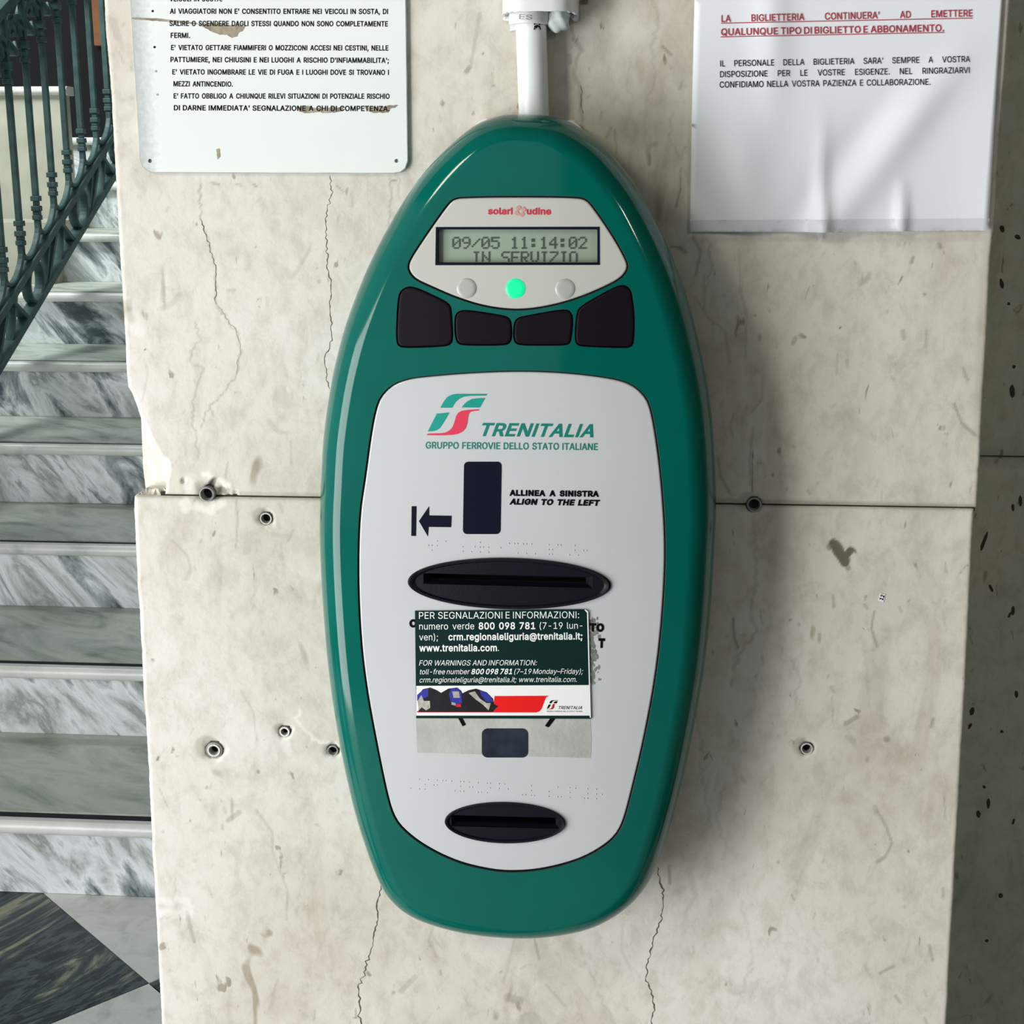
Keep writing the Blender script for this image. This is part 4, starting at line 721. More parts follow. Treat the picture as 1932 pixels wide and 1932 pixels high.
m = MB(); m.box(XA, XB, Y0+NS*T_, Y0+NS*T_+1.2, NS*r_-.1, NS*r_-.002); m.make('landing', M['tread'], stair)

# ---- beige clad parapet and its lower block beside the upper steps
yw = Y0+6.72*T_; e = on_y(131,300,yw)[0]; zt = on_y(60,178,yw)[2]
for i in range(3):
    x1 = e-i*.95; m = MB(); m.bbox(x1-.948, x1, yw, yw+.045, 7*r_, zt, .0012); m.make('parapet_panel', M['beige'], stair)
yl = Y0+5.72*T_; el = on_y(94,480,yl)[0]; zl_ = on_y(60,419,yl)[2]
for i in range(2):
    x1 = el-i*.95; m = MB(); m.bbox(x1-.948, x1, yl, yl+.30, 6*r_, zl_, .0012); m.make('parapet_block', M['beige'], stair)
R0 = .016; cz = zt+.012; n = 12
ring = [(yw+R0*-math.sin(t)*1.3-.004, cz+R0*math.cos(t)) for t in np.linspace(0, math.pi, n)]+[(yw+.055, cz-R0), (yw+.055, cz+R0)]
V = [(-4.2, a, b) for a, b in ring]+[(e+.014, a, b) for a, b in ring]; n = len(ring)
mk('parapet_coping', V, [(i, (i+1) % n, n+(i+1) % n, n+i) for i in range(n)]+[tuple(range(n-1, -1, -1)), tuple(range(n, 2*n))], M['nose'], stair, smooth=True, sharp=40)

# ---- floor with diagonal chequered tiles
fl = MB(); fl.box(-5, 3.5, -4.5, Y0+.3, -.10, -.006); floor = fl.make('floor', M['grout']); tag(floor, kind='structure')
c0 = on_z(281,1855,0); u1 = on_z(173,1723,0)-c0; u2 = on_z(127,1932,0)-c0
a1 = math.atan2(u1[1], u1[0]); a2 = math.atan2(u2[1], u2[0])
am = (a1+a2)/2; am = am if abs(a1-a2) < math.pi else am+math.pi
e1 = np.array([math.cos(am-math.pi/4), math.sin(am-math.pi/4)]); e2 = np.array([math.cos(am+math.pi/4), math.sin(am+math.pi/4)])
TS = .62; tg = .0012
for i in range(-5, 7):
    for j in range(-5, 7):
        q = [c0[:2]+e1*(i*TS+a)+e2*(j*TS+b) for a, b in ((tg, tg), (TS-tg, tg), (TS-tg, TS-tg), (tg, TS-tg))]
        cx, cyy = np.mean(q, 0)
        # keep tiles in view and those around; clip at the first riser
        if cx < -3.2 or cx > 1.6 or cyy < -.6: continue
        q = [np.array([p[0], min(p[1], Y0)]) for p in q]
        if max(p[1] for p in q)-min(p[1] for p in q) < .01: continue
        if min(p[1] for p in q) >= Y0-.01: continue
        # proper clip against y = Y0
        Q = []; full = [c0[:2]+e1*(i*TS+a)+e2*(j*TS+b) for a, b in ((tg, tg), (TS-tg, tg), (TS-tg, TS-tg), (tg, TS-tg))]
        for k in range(4):
            A, B = full[k], full[(k+1) % 4]; ia, ib = A[1] <= Y0, B[1] <= Y0
            if ia: Q.append(A)
            if ia != ib: Q.append(A+(B-A)*((Y0-A[1])/(B[1]-A[1])))
        if len(Q) < 3: continue
        n = len(Q); V = [(p[0], p[1], 0) for p in Q]+[(p[0], p[1], -.01) for p in Q]
        fs = [tuple(range(n)), tuple(range(2*n-1, n-1, -1))]+[(k, n+k, n+(k+1) % n, (k+1) % n) for k in range(n)]
        mk('floor_tile', V, fs, M['tiled'] if (i+j) % 2 == 0 else M['tilew'], floor)

# ---- far hall, added half wall behind the viewer, ceiling
m = MB(); m.box(-5.5, 3.5, 8.2, 8.4, 0, 4.4); w = m.make('wall_back', M['dim']); tag(w, kind='structure')
m = MB(); pa = on_y(177,40,8.15)[0]; pb = on_y(193,40,8.15)[0]; m.box(pa, pb, 8.13, 8.2, on_y(184,86,8.15)[2], 4.2)
m.make('painted_strip', M['orange'], w)
m = MB(); m.box(.15, 4.0, -3.7, -3.5, 0, 3.4); w2 = m.make('unseen_rear_wall', M['plaster']); tag(w2, kind='structure')  # unseen dark wall, added so the casing's right half reflects darker
m = MB(); m.box(3.2, 3.4, -3.5, 2.5, 0, 3.4); w2 = m.make('wall_side', M['plaster']); tag(w2, kind='structure')
m = MB(); m.box(-3.6, 3.4, -3.7, 2.4, 3.4, 3.5); w2 = m.make('ceiling', M['plaster']); tag(w2, kind='structure')

# ---- cast-iron balustrade
XP = -1.73
rail = empty('cast_iron_balustrade', (XP, Y0+4*T_, 4*r_), 'dark green cast-iron stair balustrade with square bars, collars and rings, climbing at far left', 'balustrade')
def RP(px, py): p = on_x(px, py, XP); return np.array([p[1], p[2]])
B1, B2 = RP(0,690), RP(215,330)      # underside of the lowest rail
sl = (B2[1]-B1[1])/(B2[0]-B1[0])
def zrail(y, off): return B1[1]+sl*(y-B1[0])+off
T1 = RP(110,412); off_top = T1[1]-zrail(T1[0], 0)          # rail the balusters stand on
ya, yz = B1[0]-.85, B2[0]+1.3
def railbar(off, w, h, name):
    m = MB(); m.bar((XP, ya, zrail(ya, off)), (XP, yz, zrail(yz, off)), w, h); return m.make(name, M['iron'], rail)
railbar(.012, .034, .024, 'bottom_rail'); railbar(off_top, .034, .024, 'middle_rail')
ys = [RP(x, y)[0] for x, y in ((6,505),(38,440),(72,392),(102,354),(130,320),(157,287),(181,252),(204,242))]
sp0 = np.mean(np.diff(ys[:7])); yb0 = ys[0]
ybal = [yb0+sp0*i for i in range(-8, 16)]; ybal = [y for y in ybal if ya < y < yz-sp0]
Hc = .40     # clear length between lower and upper ornament
SH = .018
top_off = off_top+.15+Hc
for i, y in enumerate(ybal):
    zb0 = zrail(y, off_top)
    m = MB()
    z_ = lambda h: zb0+h
    def seg(h0, h1, w): m.bbox(XP-w/2, XP+w/2, y-w/2, y+w/2, z_(h0), z_(h1), .0022)
    seg(.045, .085, SH); seg(.085, .10, SH+.007); seg(.10, .112, SH+.003); seg(.112, .128, SH+.009)
    seg(.128, .142, SH-.001); seg(.142, .158, SH+.009); seg(.158, Hc+.15, SH)
    seg(Hc+.15, Hc+.165, SH+.008); seg(Hc+.165, Hc+.19, SH-.001); seg(Hc+.19, Hc+.215, SH+.009); seg(Hc+.215, Hc+.36, SH)
    bal = m.make('baluster', M['iron'], rail)
    # U-shaped foot joining this bar to the next
    zb1 = zrail(y+sp0, off_top); m = MB()
    pts = [(XP, y+sp0/2+(sp0/2)*-math.cos(t), zb0+.075-.055*math.sin(t)+(zb1-zb0)*(.5-.5*math.cos(t))) for t in np.linspace(0, math.pi, 13)]
    m.sweep(pts, SH, .013); m.make('foot_arch', M['iron'], rail)
    # same arch turned over below the upper ornament
    m = MB(); zt0 = zb0+Hc+.25
    pts = [(XP, y+sp0/2+(sp0/2)*-math.cos(t), zt0+.055*math.sin(t)+(zb1-zb0)*(.5-.5*math.cos(t))) for t in np.linspace(0, math.pi, 13)]
    m.sweep(pts, SH, .013); m.make('head_arch', M['iron'], rail)
hgap = off_top-.012
for i, y in enumerate(ybal[:-1]):
    yc = y+sp0*.5
    if i % 3 == 1:
        m = MB(); zc = zrail(yc, .012+hgap/2); rr = hgap*.46
        m.sweep([(XP, yc+rr*math.cos(t)*.92, zc+rr*math.sin(t)+sl*rr*math.cos(t)*.4) for t in np.linspace(0, 2*math.pi, 28, endpoint=False)], .03, .013, closed=True)
        m.make('ring', M['iron'], rail)
    else:
        m = MB(); s = 1 if i % 3 == 0 else -1
        m.bar((XP, yc-sp0*.42*s, zrail(yc-sp0*.42*s, off_top)), (XP, yc+sp0*.42*s, zrail(yc+sp0*.42*s, .012)), .03, .013); m.make('brace', M['iron'], rail)
        m = MB(); m.bar((XP, yc-sp0*.5, zrail(yc-sp0*.5, .012)), (XP, yc-sp0*.05, zrail(yc-sp0*.05, off_top)), .024, .011); m.make('brace', M['iron'], rail)
# scroll leaves and upper rail
railbar(off_top+.37+Hc, .05, .03, 'upper_rail'); railbar(off_top+.62+Hc, .07, .035, 'hand_rail')
for i, y in enumerate(ybal):
    zc = zrail(y, off_top+Hc+.30)
    for s in (-1, 1):
        m = MB(); pts = []; ws = []; hs = []
        for t in np.linspace(0, 1, 14):
            a = t*4.3; rr = .05*(1-t*.72)
            pts.append((XP-.012, y+s*(.014+.05-rr*math.cos(a)), zc-.05+.09*t*.4+rr*math.sin(a)+sl*s*.05)); ws.append(.030*(1-.5*t)); hs.append(.022*(1-.4*t))
        m.sweep(pts, ws, hs); m.make('scroll', M['iron'], rail)
    m = MB(); lv = [(XP-.02, y+.02+.10*t, zc+.01-.10*math.sin(t*2.2)+sl*.1*t) for t in np.linspace(0, 1, 9)]
    m.sweep(lv, [.008+.05*math.sin(math.pi*t) for t in np.linspace(0, 1, 9)], [.008+.010*math.sin(math.pi*t) for t in np.linspace(0, 1, 9)])
    m.make('leaf', M['iron'], rail)

# ================================================================== TICKET VALIDATOR
def dome_normals(o, rise, inside_poly=None):
    """exact surface normals for the points lying on the domed face"""
    me = o.data; n = len(me.vertices); co = np.zeros(n*3); me.vertices.foreach_get('co', co); co = co.reshape(-1, 3)
    w = co+np.array(wmat(o.parent).translation); no = np.array([v.normal for v in me.vertices])
    on = np.abs(w[:, 1]-(dome(w[:, 0], w[:, 2])+rise)) < 2e-6
    if inside_poly is not None: on &= inside(w[:, [0, 2]], inside_poly) | (dist_poly(w[:, [0, 2]], inside_poly) < 1e-5)
    a = np.c_[2*(w[:, 0]-xc)/1.5, -np.ones(n), 2*(w[:, 2]-zc)/9.0]; a /= np.linalg.norm(a, axis=1)[:, None]
    no[on] = a[on]; me.normals_split_custom_set_from_vertices([tuple(v) for v in no])
OUT = [(982,214),(950,215),(908,229),(880,247),(838,284),(798,327),(757,386),(719,454),(694,505),(671,562),(652,615),(637,671),(626,722),(617,780),(611,830),(608,888),(604,973),(606,1060),(612,1159),(618,1230),(626,1299),(637,1370),(650,1439),(671,1532),(702,1625),(723,1672),(745,1698),(772,1718),(811,1734),(883,1752),(978,1760),(1049,1756),(1121,1742),(1175,1713),(1209,1682),(1233,1646),(1258,1580),(1287,1476),(1312,1356),(1331,1248),(1343,1124),(1350,1000),(1352,945),(1347,821),(1336,722),(1311,610),(1292,545),(1270,486),(1240,420),(1204,353),(1150,285),(1123,260),(1090,238),(1069,226),(1034,217)]
YS = -.048
oc = on_y(975,1000,-.08); xc, zc = oc[0], oc[2]
def dome(x, z): return -(.084-(x-xc)**2/1.5-(z-zc)**2/9.0)
loop0 = ccw(resample(chaikin(pxloop(OUT, lambda x, z: YS), 2), 260))
valid = empty('ticket_validator', (xc, 0, on_y(975,1740,0)[2]), 'egg-shaped glossy green ticket validator with light grey front plates, fixed to the stone pillar', 'ticket machine')
rings = []; 
for ins, yy in ((.0030, -.0005), (.0022, -.006), (.0010, -.010), (.0002, -.030), (0, -.044), (0, YS)): rings.append([(p[0], yy, p[1]) for p in inset(loop0, ins)])
RIM = .019
for t in np.linspace(6, 90, 14):
    t = math.radians(t); L_ = inset(loop0, RIM*(1-math.cos(t)), 4)
    rings.append([(p[0], YS+(dome(p[0], p[1])-YS)*math.sin(t), p[1]) for p in L_])
inner = np.array([(p[0], p[2]) for p in rings[-1]])
PD = [(871,374),(930,372.5),(1035,372.5),(1093,374),(1106,378),(1116,388),(1144,428),(1167,465),(1181,492),(1184,502),(1181,512),(1170,525),(1144,539),(1098,559),(1042,576),(979,585),(916,578),(859,560),(814,540),(785,527),(774,515),(770,503),(776,487),(808,439),(834,402),(850,381),(859,376)]
PF = [(975,701),(880,705),(800,712),(771,716),(742,726),(720,747),(710,770),(700,823),(690,900),(678.5,973),(676,1090),(681,1206),(692,1299),(711,1402),(730,1495),(742,1538),(759,1563),(799,1595),(859,1625),(918,1640),(966,1645),(1026,1640),(1097,1621),(1145,1593),(1167,1570),(1179,1540),(1192,1489),(1213,1402),(1233,1298),(1246,1199),(1254,1083),(1254,1000),(1247,904),(1239,838),(1229,778),(1219,750),(1191,725),(1150,714),(1065,704)]
BT = [[(752,560),(757,548),(770,541),(786,543),(840,568),(850,577),(852,590),(855,638),(851,649),(840,653),(762,656),(751,652),(748,640),(749,600)],
      [(858,600),(864,588),(880,585),(945,595),(960,599),(965,610),(966,636),(962,647),(952,651),(876,651),(864,648),(859,636)],
      [(970,612),(975,601),(990,597),(1062,584),(1076,587),(1081.5,600),(1078,640),(1074,649),(1062,651),(983,651),(972,647),(969,636)],
      [(1088,590),(1097,577),(1160,542),(1175,538),(1188,543),(1193,560),(1197.5,600),(1196,642),(1193,653),(1182,656),(1098,653),(1088,650),(1085,638)]]
def sm(pts, n, it=2): return ccw(resample(chaikin(pxloop(pts, dome), it), n))
lD, lF = sm(PD, 150), sm(PF, 220); lB = [sm(b, 64) for b in BT]
GAP = .0010
holes = [inset(lD, -GAP), inset(lF, -GAP)]+[inset(b, -.0005) for b in lB]
v, f = patch([inner]+holes, .0055, dome)
# join rim rings and the face sheet
V = [p for r in rings for p in r]; n = len(loop0); Fc = []
for i in range(len(rings)-1):
    for k in range(n): Fc.append((i*n+k, i*n+(k+1) % n, (i+1)*n+(k+1) % n, (i+1)*n+k))
bm = bmesh.new(); bv_ = [bm.verts.new(p) for p in V]
for q in Fc: bm.faces.new([bv_[i] for i in q])
bv2 = [bm.verts.new(p) for p in v]
for q in f: bm.faces.new([bv2[i] for i in q])
bmesh.ops.remove_doubles(bm, verts=bm.verts, dist=2e-5)
bmesh.ops.recalc_face_normals(bm, faces=bm.faces)
bm.verts.index_update()
hv = [tuple(q.co) for q in bm.verts]; hf = [tuple(q.index for q in ff.verts) for ff in bm.faces]; bm.free()
hs_ = mk('housing', hv, hf, M['green'], valid, smooth=True); hs_['label'] = 'glossy green egg-shaped casing'; dome_normals(hs_, 0, inner)
def wallstrip(loop, d0, d1, lip=.0004):
    """recess wall below the edge of a hole, rounded lip first"""
    m = MB(); n = len(loop); a = [(p[0], dome(*p), p[1]) for p in loop]
    l1 = inset(loop, lip, 1); b = [(p[0], dome(*p)+.0005, p[1]) for p in l1]; c = [(p[0], dome(*p)+d1, p[1]) for p in l1]
    m.add(a+b+c, [(k, (k+1) % n, n+(k+1) % n, n+k) for k in range(n)]+[(n+k, n+(k+1) % n, 2*n+(k+1) % n, 2*n+k) for k in range(n)])
    return m
for h, nm in ((holes[0], 'display_gap'), (holes[1], 'plate_gap')):  # recess walls and floor, gap shadow put into their colour
    m = wallstrip(h, 0, .004); v, f = patch([inset(h, .0003, 1), inset(h, .004, 1)], .02, lambda x, z: dome(x, z)+.0038); m.add(v, f)
    m.make(nm, M['gap_lining'], valid)
for h in holes[2:]: 
    m = wallstrip(h, 0, .004, .0003); v, f = patch([inset(h, .0002, 1)], .02, lambda x, z: dome(x, z)+.0036); m.add(v, f); m.make('key_gap', M['gap_lining'], valid)

def plate(loop, name, mat_, rise, holes=(), step=.005, edge=.0012, parent=valid):
    """panel with rounded edge; rise = y offset from the dome (negative = proud)"""
    outer = loop; m = []
    rs = []; 
    for e_, dy in ((0, .003), (0, .0009), (edge*.3, .0003), (edge, 0.0)):
        L_ = inset(outer, e_, 1); rs.append([(p[0], dome(p[0], p[1])+rise+dy, p[1]) for p in L_])
    inn = np.array([(p[0], p[2]) for p in rs[-1]])
    v, f = patch([inn]+list(holes), step, lambda x, z: dome(x, z)+rise)
    bm = bmesh.new(); n = len(outer); A = [bm.verts.new(p) for r in rs for p in r]
    for i in range(len(rs)-1):
        for k in range(n): bm.faces.new([A[i*n+k], A[i*n+(k+1) % n], A[(i+1)*n+(k+1) % n], A[(i+1)*n+k]])
    B = [bm.verts.new(p) for p in v]
    for q in f: bm.faces.new([B[i] for i in q])
    bmesh.ops.remove_doubles(bm, verts=bm.verts, dist=1e-5); bmesh.ops.recalc_face_normals(bm, faces=bm.faces); bm.verts.index_update()
    vv = [tuple(q.co) for q in bm.verts]; ff = [tuple(q.index for q in x.verts) for x in bm.faces]; bm.free()
    o = mk(name, vv, ff, mat_, parent, smooth=True); dome_normals(o, rise); return o
lcd_hole = ccw(pxloop(dens(rrect(826,433,1127,496,1.5,2), 10), dome))
el1 = ccw(pxloop(ellipse(961,1101,191,48,.02), dome)); el2 = ccw(pxloop(ellipse(953,1552,113.5,38,.022), dome))
disp = plate(lD, 'display_plate', M['dpanel'], .0008, [lcd_hole]); disp['label'] = 'pale grey display plate with maker name and three round lamps'
front = plate(lF, 'front_plate', M['panel'], .0008, [inset(el1, .0004, 1), inset(el2, .0004, 1)], step=.006); front['label'] = 'large light grey front plate with printed railway logo'
for b in lB:
    k = plate(b, 'key', M['key'], .0004, step=.006, edge=.0016); k['label'] = 'black soft key below the display'
DS = lambda x, z: dome(x, z)+.0008
# display window
scr = lambda x, z: dome(x, z)+.0042
m = MB(); n = len(lcd_hole); a = [(p[0], DS(*p), p[1]) for p in lcd_hole]; b = [(p[0], DS(*p)+.0045, p[1]) for p in lcd_hole]
m.add(a+b, [(k, (k+1) % n, n+(k+1) % n, n+k) for k in range(n)])
frm_o = ccw(pxloop(dens([(822,428.5),(1131,428),(1131.5,500),(821,500.5)], 10), dome))
v, f = patch([frm_o, lcd_hole], .02, lambda x, z: DS(x, z)-.0003, skirt=.0003); m.add(v, f)
lcdf = m.make('screen_frame', M['navy'], disp)
v, f = patch([inset(lcd_hole, -.0005, 1)], .01, scr); lcd = mk('screen', v, f, M['lcd'], disp)
FONT = {'0':'01110 10001 10011 10101 11001 10001 01110','1':'00100 01100 00100 00100 00100 00100 01110','2':'01110 10001 00001 00010 00100 01000 11111','4':'00010 00110 01010 10010 11111 00010 00010','5':'11111 10000 11110 00001 00001 10001 01110','9':'01110 10001 10001 01111 00001 00010 01100','/':'00000 00001 00010 00100 01000 10000 00000',':':'00000 01100 01100 00000 01100 01100 00000','I':'01110 00100 00100 00100 00100 00100 01110','N':'10001 10001 11001 10101 10011 10001 10001','S':'01111 10000 10000 01110 00001 00001 11110','E':'11111 10000 10000 11110 10000 10000 11111','R':'11110 10001 10001 11110 10100 10010 10001','V':'10001 10001 10001 10001 10001 01010 00100','Z':'11111 00001 00010 00100 01000 10000 11111','O':'01110 10001 10001 10001 10001 10001 01110'}
m = MB()
for txt, x0, y0, rows in (('09/05 11:14:02', 853, 447, 7), ('  IN SERVIZIO', 854, 474.5, 6)):
    for i, ch in enumerate(txt):
        if ch == ' ': continue
        g = FONT[ch].split(' ')
        for rI in range(rows):
            for c in range(5):
                if g[rI][c] == '1':
                    px = x0+i*18.3+c*3.15; py = y0+rI*3.25
                    P = [on_surf(px+a, py+b_, scr)-np.array([0, .0004, 0]) for a, b_ in ((0, 2.95), (2.9, 2.95), (2.9, 0), (0, 0))]
                    m.add(P, [(0,1,2,3)])
m.make('screen_characters', M['lcdtxt'], disp)
# lamps
for x, y, mt, lb in ((880,544,'lampoff','unlit grey lamp on the left'),(972.4,544.4,'lampon','lit green lamp in the middle'),(1066,545,'lampoff','unlit grey lamp on the right')):
    l = ccw(pxloop(ellipse(x, y, 19, 19, 0, 36), dome)); c = l.mean(0)
    vs = [(c[0], DS(*c)-.0006, c[1])]+[(c[0]+(p[0]-c[0])*s, DS(*p)-d, c[1]+(p[1]-c[1])*s) for s, d in ((.6,.0006),(.92,.0005),(1,.0001)) for p in l]
    fs = [(0, 1+(k+1) % 36, 1+k) for k in range(36)]
    for i in range(2): fs += [(1+i*36+k, 1+i*36+(k+1) % 36, 1+(i+1)*36+(k+1) % 36, 1+(i+1)*36+k) for k in range(36)]
    bm = bmesh.new(); A = [bm.verts.new(q) for q in vs]
    for q in fs: bm.faces.new([A[i] for i in q])
    bmesh.ops.recalc_face_normals(bm, faces=bm.faces)
    if bm.faces[0].normal.y > 0: bmesh.ops.reverse_faces(bm, faces=bm.faces)
    vv = [tuple(q.co) for q in bm.verts]; bm.verts.index_update(); ff = [tuple(q.index for q in x_.verts) for x_ in bm.faces]; bm.free()
    o = mk('indicator_lamp', vv, ff, M[mt], disp, smooth=True); o['label'] = lb
# maker name and emblem
OFP = .00025
tline(disp, M['logored'], ['solari'], (920.5,404), (967,404), 11.5, DS, OFP, bold=.03, name='maker_name'); tline(disp, M['logored'], ['udine'], (993.5,404), (1039.5,404.5), 11.5, DS, OFP, bold=.03, name='maker_name')
m = MB()
for k in range(4):
    a = math.radians(90*k+10); pts = []
    for rr, t in ((5.0, 0), (10.5, 25), (11.5, 60), (9, 85), (5.2, 90)):
        tt = a+math.radians(t); pts.append((981.5+rr*math.cos(tt), 398.5+rr*math.sin(tt)))
    flat_px(m, pts, DS, OFP+.00005*k)
m.make('maker_emblem', M['salmon'], disp)

# railway logo and lettering on the front plate
def Z(s, ox, oy, pts): return [(ox+x/s, oy+y/s) for x, y in pts]
LG1 = [(325,318),(355,265),(385,225),(430,203),(470,198),(733,198),(722,213),(590,215),(530,222),(490,240),(460,265),(440,295),(428,318)]
LG2 = [(510,316),(530,290),(560,262),(600,242),(650,236),(714,234),(668,316)]
LG3 = [(295,370),(403,360),(375,410),(345,460),(320,495),(290,515),(260,522),(217,524)]
LR1 = [(208,556),(216,543),(330,540),(370,533),(400,518),(425,495),(440,465),(455,420),(462,390),(480,362),(510,345),(560,338),(662,331),(655,343),(620,346),(590,353),(572,370),(565,400),(560,450),(545,495),(520,525),(480,545),(430,554),(350,558)]
m = MB()
for g in (LG1, LG2, LG3): flat_px(m, Z(4.6,760,700,g), DS, OFP)
lg = m.make('railway_logo', M['teal'], front); lg['label'] = 'teal parts of the railway logo'
m = MB(); flat_px(m, Z(4.6,760,700,LR1), DS, OFP); o = m.make('railway_logo', M['red'], front); o['label'] = 'red part of the railway logo'
tline(front, M['teal2'], ['TRENITALIA'], (902.5,821.7), (1119.5,824.2), 23, DS, OFP, italic=.36, bold=.022)
tline(front, M['teal2'], 'GRUPPO FERROVIE DELLO STATO ITALIANE'.split(), (803,846), (1127.5,849), 12.3, DS, OFP, bold=.012)
m = MB()
flat_px(m, [(p[0]-(p[1]-871)*.016, p[1]) for p in rrect(875.5,871,946.5,1007.5,8)], DS, OFP)
flat_px(m, [(776.7,955),(785.7,955),(784.8,1011),(776,1011)], DS, OFP)
flat_px(m, [(790.4,983),(809.6,955),(809.6,972.3),(852,973),(851,994.5),(808.7,994),(807.3,1012)], DS, OFP)
o = m.make('insertion_diagram', M['navy'], front); o['label'] = 'navy ticket shape with arrow pointing left to a bar'
tline(front, M['black'], 'ALLINEA A SINISTRA'.split(), (961,934.5), (1130,936.5), 9.6, DS, OFP, bold=.05, gap=.75)
tline(front, M['black'], 'ALIGN TO THE LEFT'.split(), (961,951), (1130,953.5), 9.6, DS, OFP, bold=.05, italic=.2, gap=.75)
for tx, a_, b_, c_ in (('O', (772,1182), (787,1182.5), 12.5), ('TO', (1112,1190), (1139.5,1190.6), 13), ('T', (1128.5,1220.5), (1141,1221), 15)):
    o = tline(front, M['black'], [tx], a_, b_, c_, DS, OFP, bold=.06, name='half_covered_letter')
for P in ([(863,1352),(871,1352),(879,1367),(873,1370)], [(1040,1352),(1049,1354),(1035,1372),(1028,1369)]):
    m = MB(); flat_px(m, P, DS, OFP*1.8); m.make('arrow_remnant', M['black'], front)
# braille
m = MB()
def braille(x0, y0, x1, y1, cells, seed):
    rg = random.Random(seed)
    for i in range(cells):
        t = i/(cells-1)
        if rg.random() < .12: continue
        for c in range(2):
            for r in range(3):
                if rg.random() < .45:
                    p = on_surf(x0+(x1-x0)*t+c*6.2, y0+(y1-y0)*t+r*9, DS)
                    m.lathe((p[0], p[1]-.0001, p[2]), (0,-1,0), [(.00048,0),(.0004,.00016),(.00018,.00027)], 8)
braille(808, 1020, 1100, 1030, 19, 3); braille(768, 1469, 1135, 1490, 23, 5)
o = m.make('braille_dots', M['panel'], front, smooth=True); o['kind'] = 'stuff'
# grime left round the card and the worn print below it
m = MB(); flat_px(m, [(p[0]+(p[1]-1300)*.012, p[1]) for p in dens([(784,1352),(1113,1354),(1115,1395),(1113,1430),(1000,1427),(900,1423),(786,1420)], 12)], DS, .00012)
o = m.make('adhesive_residue', M['grime'], front); o['label'] = 'dirty rectangular glue residue below the card'
m = MB(); g_ = mat('grey_smear', (.20,.22,.20), .8, var=.4, vscale=200)
rg = random.Random(4)
for i in range(120):
    x = 1111+abs(rg.gauss(0, 9)); y = rg.uniform(1165, 1290); s = rg.uniform(1.2, 3.6)
    if x > 1133: continue
    flat_px(m, [(x+s*math.cos(t)*rg.uniform(.5,1.1), y+s*1.7*math.sin(t)*rg.uniform(.5,1.1)) for t in np.linspace(0, 2*math.pi, 7, endpoint=False)], DS, .00010+.000001*i)
o = m.make('smear', g_, front); o['kind'] = 'stuff'
m = MB(); flat_px(m, rrect(909,1374,996.5,1429,11), DS, .00030); o = m.make('worn_print', M['faded'], front); o['label'] = 'faded dark rounded rectangle'

# ticket slots
def slot(loop, cx, cy, a_, b_, tilt, name, xs, ysl, deep, lab):
    n = 64
    s_ = []
    cxy = loop.mean(0)
    for k, dy in ((1.004, .0015), (1.004, -.0012), (.985, -.0022), (.955, -.0019), (.93, -.0006)):
        s_.append([(cxy[0]+(p[0]-cxy[0])*k if k > .96 else cxy[0]+(p[0]-cxy[0])*(k), DS(*p)+dy, cxy[1]+(p[1]-cxy[1])*(k if k > .96 else 1-(1-k)*2.2)) for p in loop])
    inn = np.array([(p[0], p[2]) for p in s_[-1]])
    (xa, xb), (ya0, ya1, yb0, yb1) = xs, ysl
    hole = ccw(pxloop(dens([(xa, ya0), (xb, yb0), (xb, yb1), (xa, ya1)], 12), DS))
    face = lambda x, z: DS(x, z)-.0006
    v, f = patch([inn, hole], .008, face)
    bm = bmesh.new(); A = [bm.verts.new(p) for r in s_ for p in r]
    for i in range(len(s_)-1):
        for k in range(n): bm.faces.new([A[i*n+k], A[i*n+(k+1) % n], A[(i+1)*n+(k+1) % n], A[(i+1)*n+k]])
    B = [bm.verts.new(p) for p in v]
    for q in f: bm.faces.new([B[i] for i in q])
    bmesh.ops.remove_doubles(bm, verts=bm.verts, dist=1e-5); bmesh.ops.recalc_face_normals(bm, faces=bm.faces); bm.verts.index_update()
    vv = [tuple(q.co) for q in bm.verts]; ff = [tuple(q.index for q in x.verts) for x in bm.faces]; bm.free()
    o = mk(name, vv, ff, M['slotm'], valid, smooth=True, sharp=35); o['label'] = lab
    # funnel
    q0 = [(xa, ya0), (xb, yb0), (xb, yb1), (xa, ya1)]; ins = 13 if deep else 8
    q1 = [(xa+ins, ya0+5), (xb-ins, yb0+5), (xb-ins, yb1-4), (xa+ins, ya1-4)]
    P0 = [on_surf(x, y, face) for x, y in q0]; P1 = [on_surf(x, y, DS) for x, y in q1]
    for p in P1: p[1] += .005 if deep else .003
    P2 = [p.copy() for p in P1]
    for p in P2: p[1] += .012
    m = MB(); m.add(P0+P1, [(i, (i+1) % 4, 4+(i+1) % 4, 4+i) for i in range(4)]); m.make('slot_funnel', M['slotm'], o)
    m = MB(); m.add(P1+P2, [(i, (i+1) % 4, 4+(i+1) % 4, 4+i) for i in range(4)]+[(7,6,5,4)]); m.make('slot_opening', M['hole'] if deep else M['slotm'], o)
    return o
slot(el1, 961, 1101, 191, 48, .02, 'ticket_slot', (799,1118), (1081,1101,1088,1109), True, 'wide dark oval ticket mouth with long slot')
slot(el2, 953, 1552, 113, 38, .02, 'return_slot', (852,1056), (1537,1558,1542,1563), False, 'smaller dark oval mouth near the bottom')
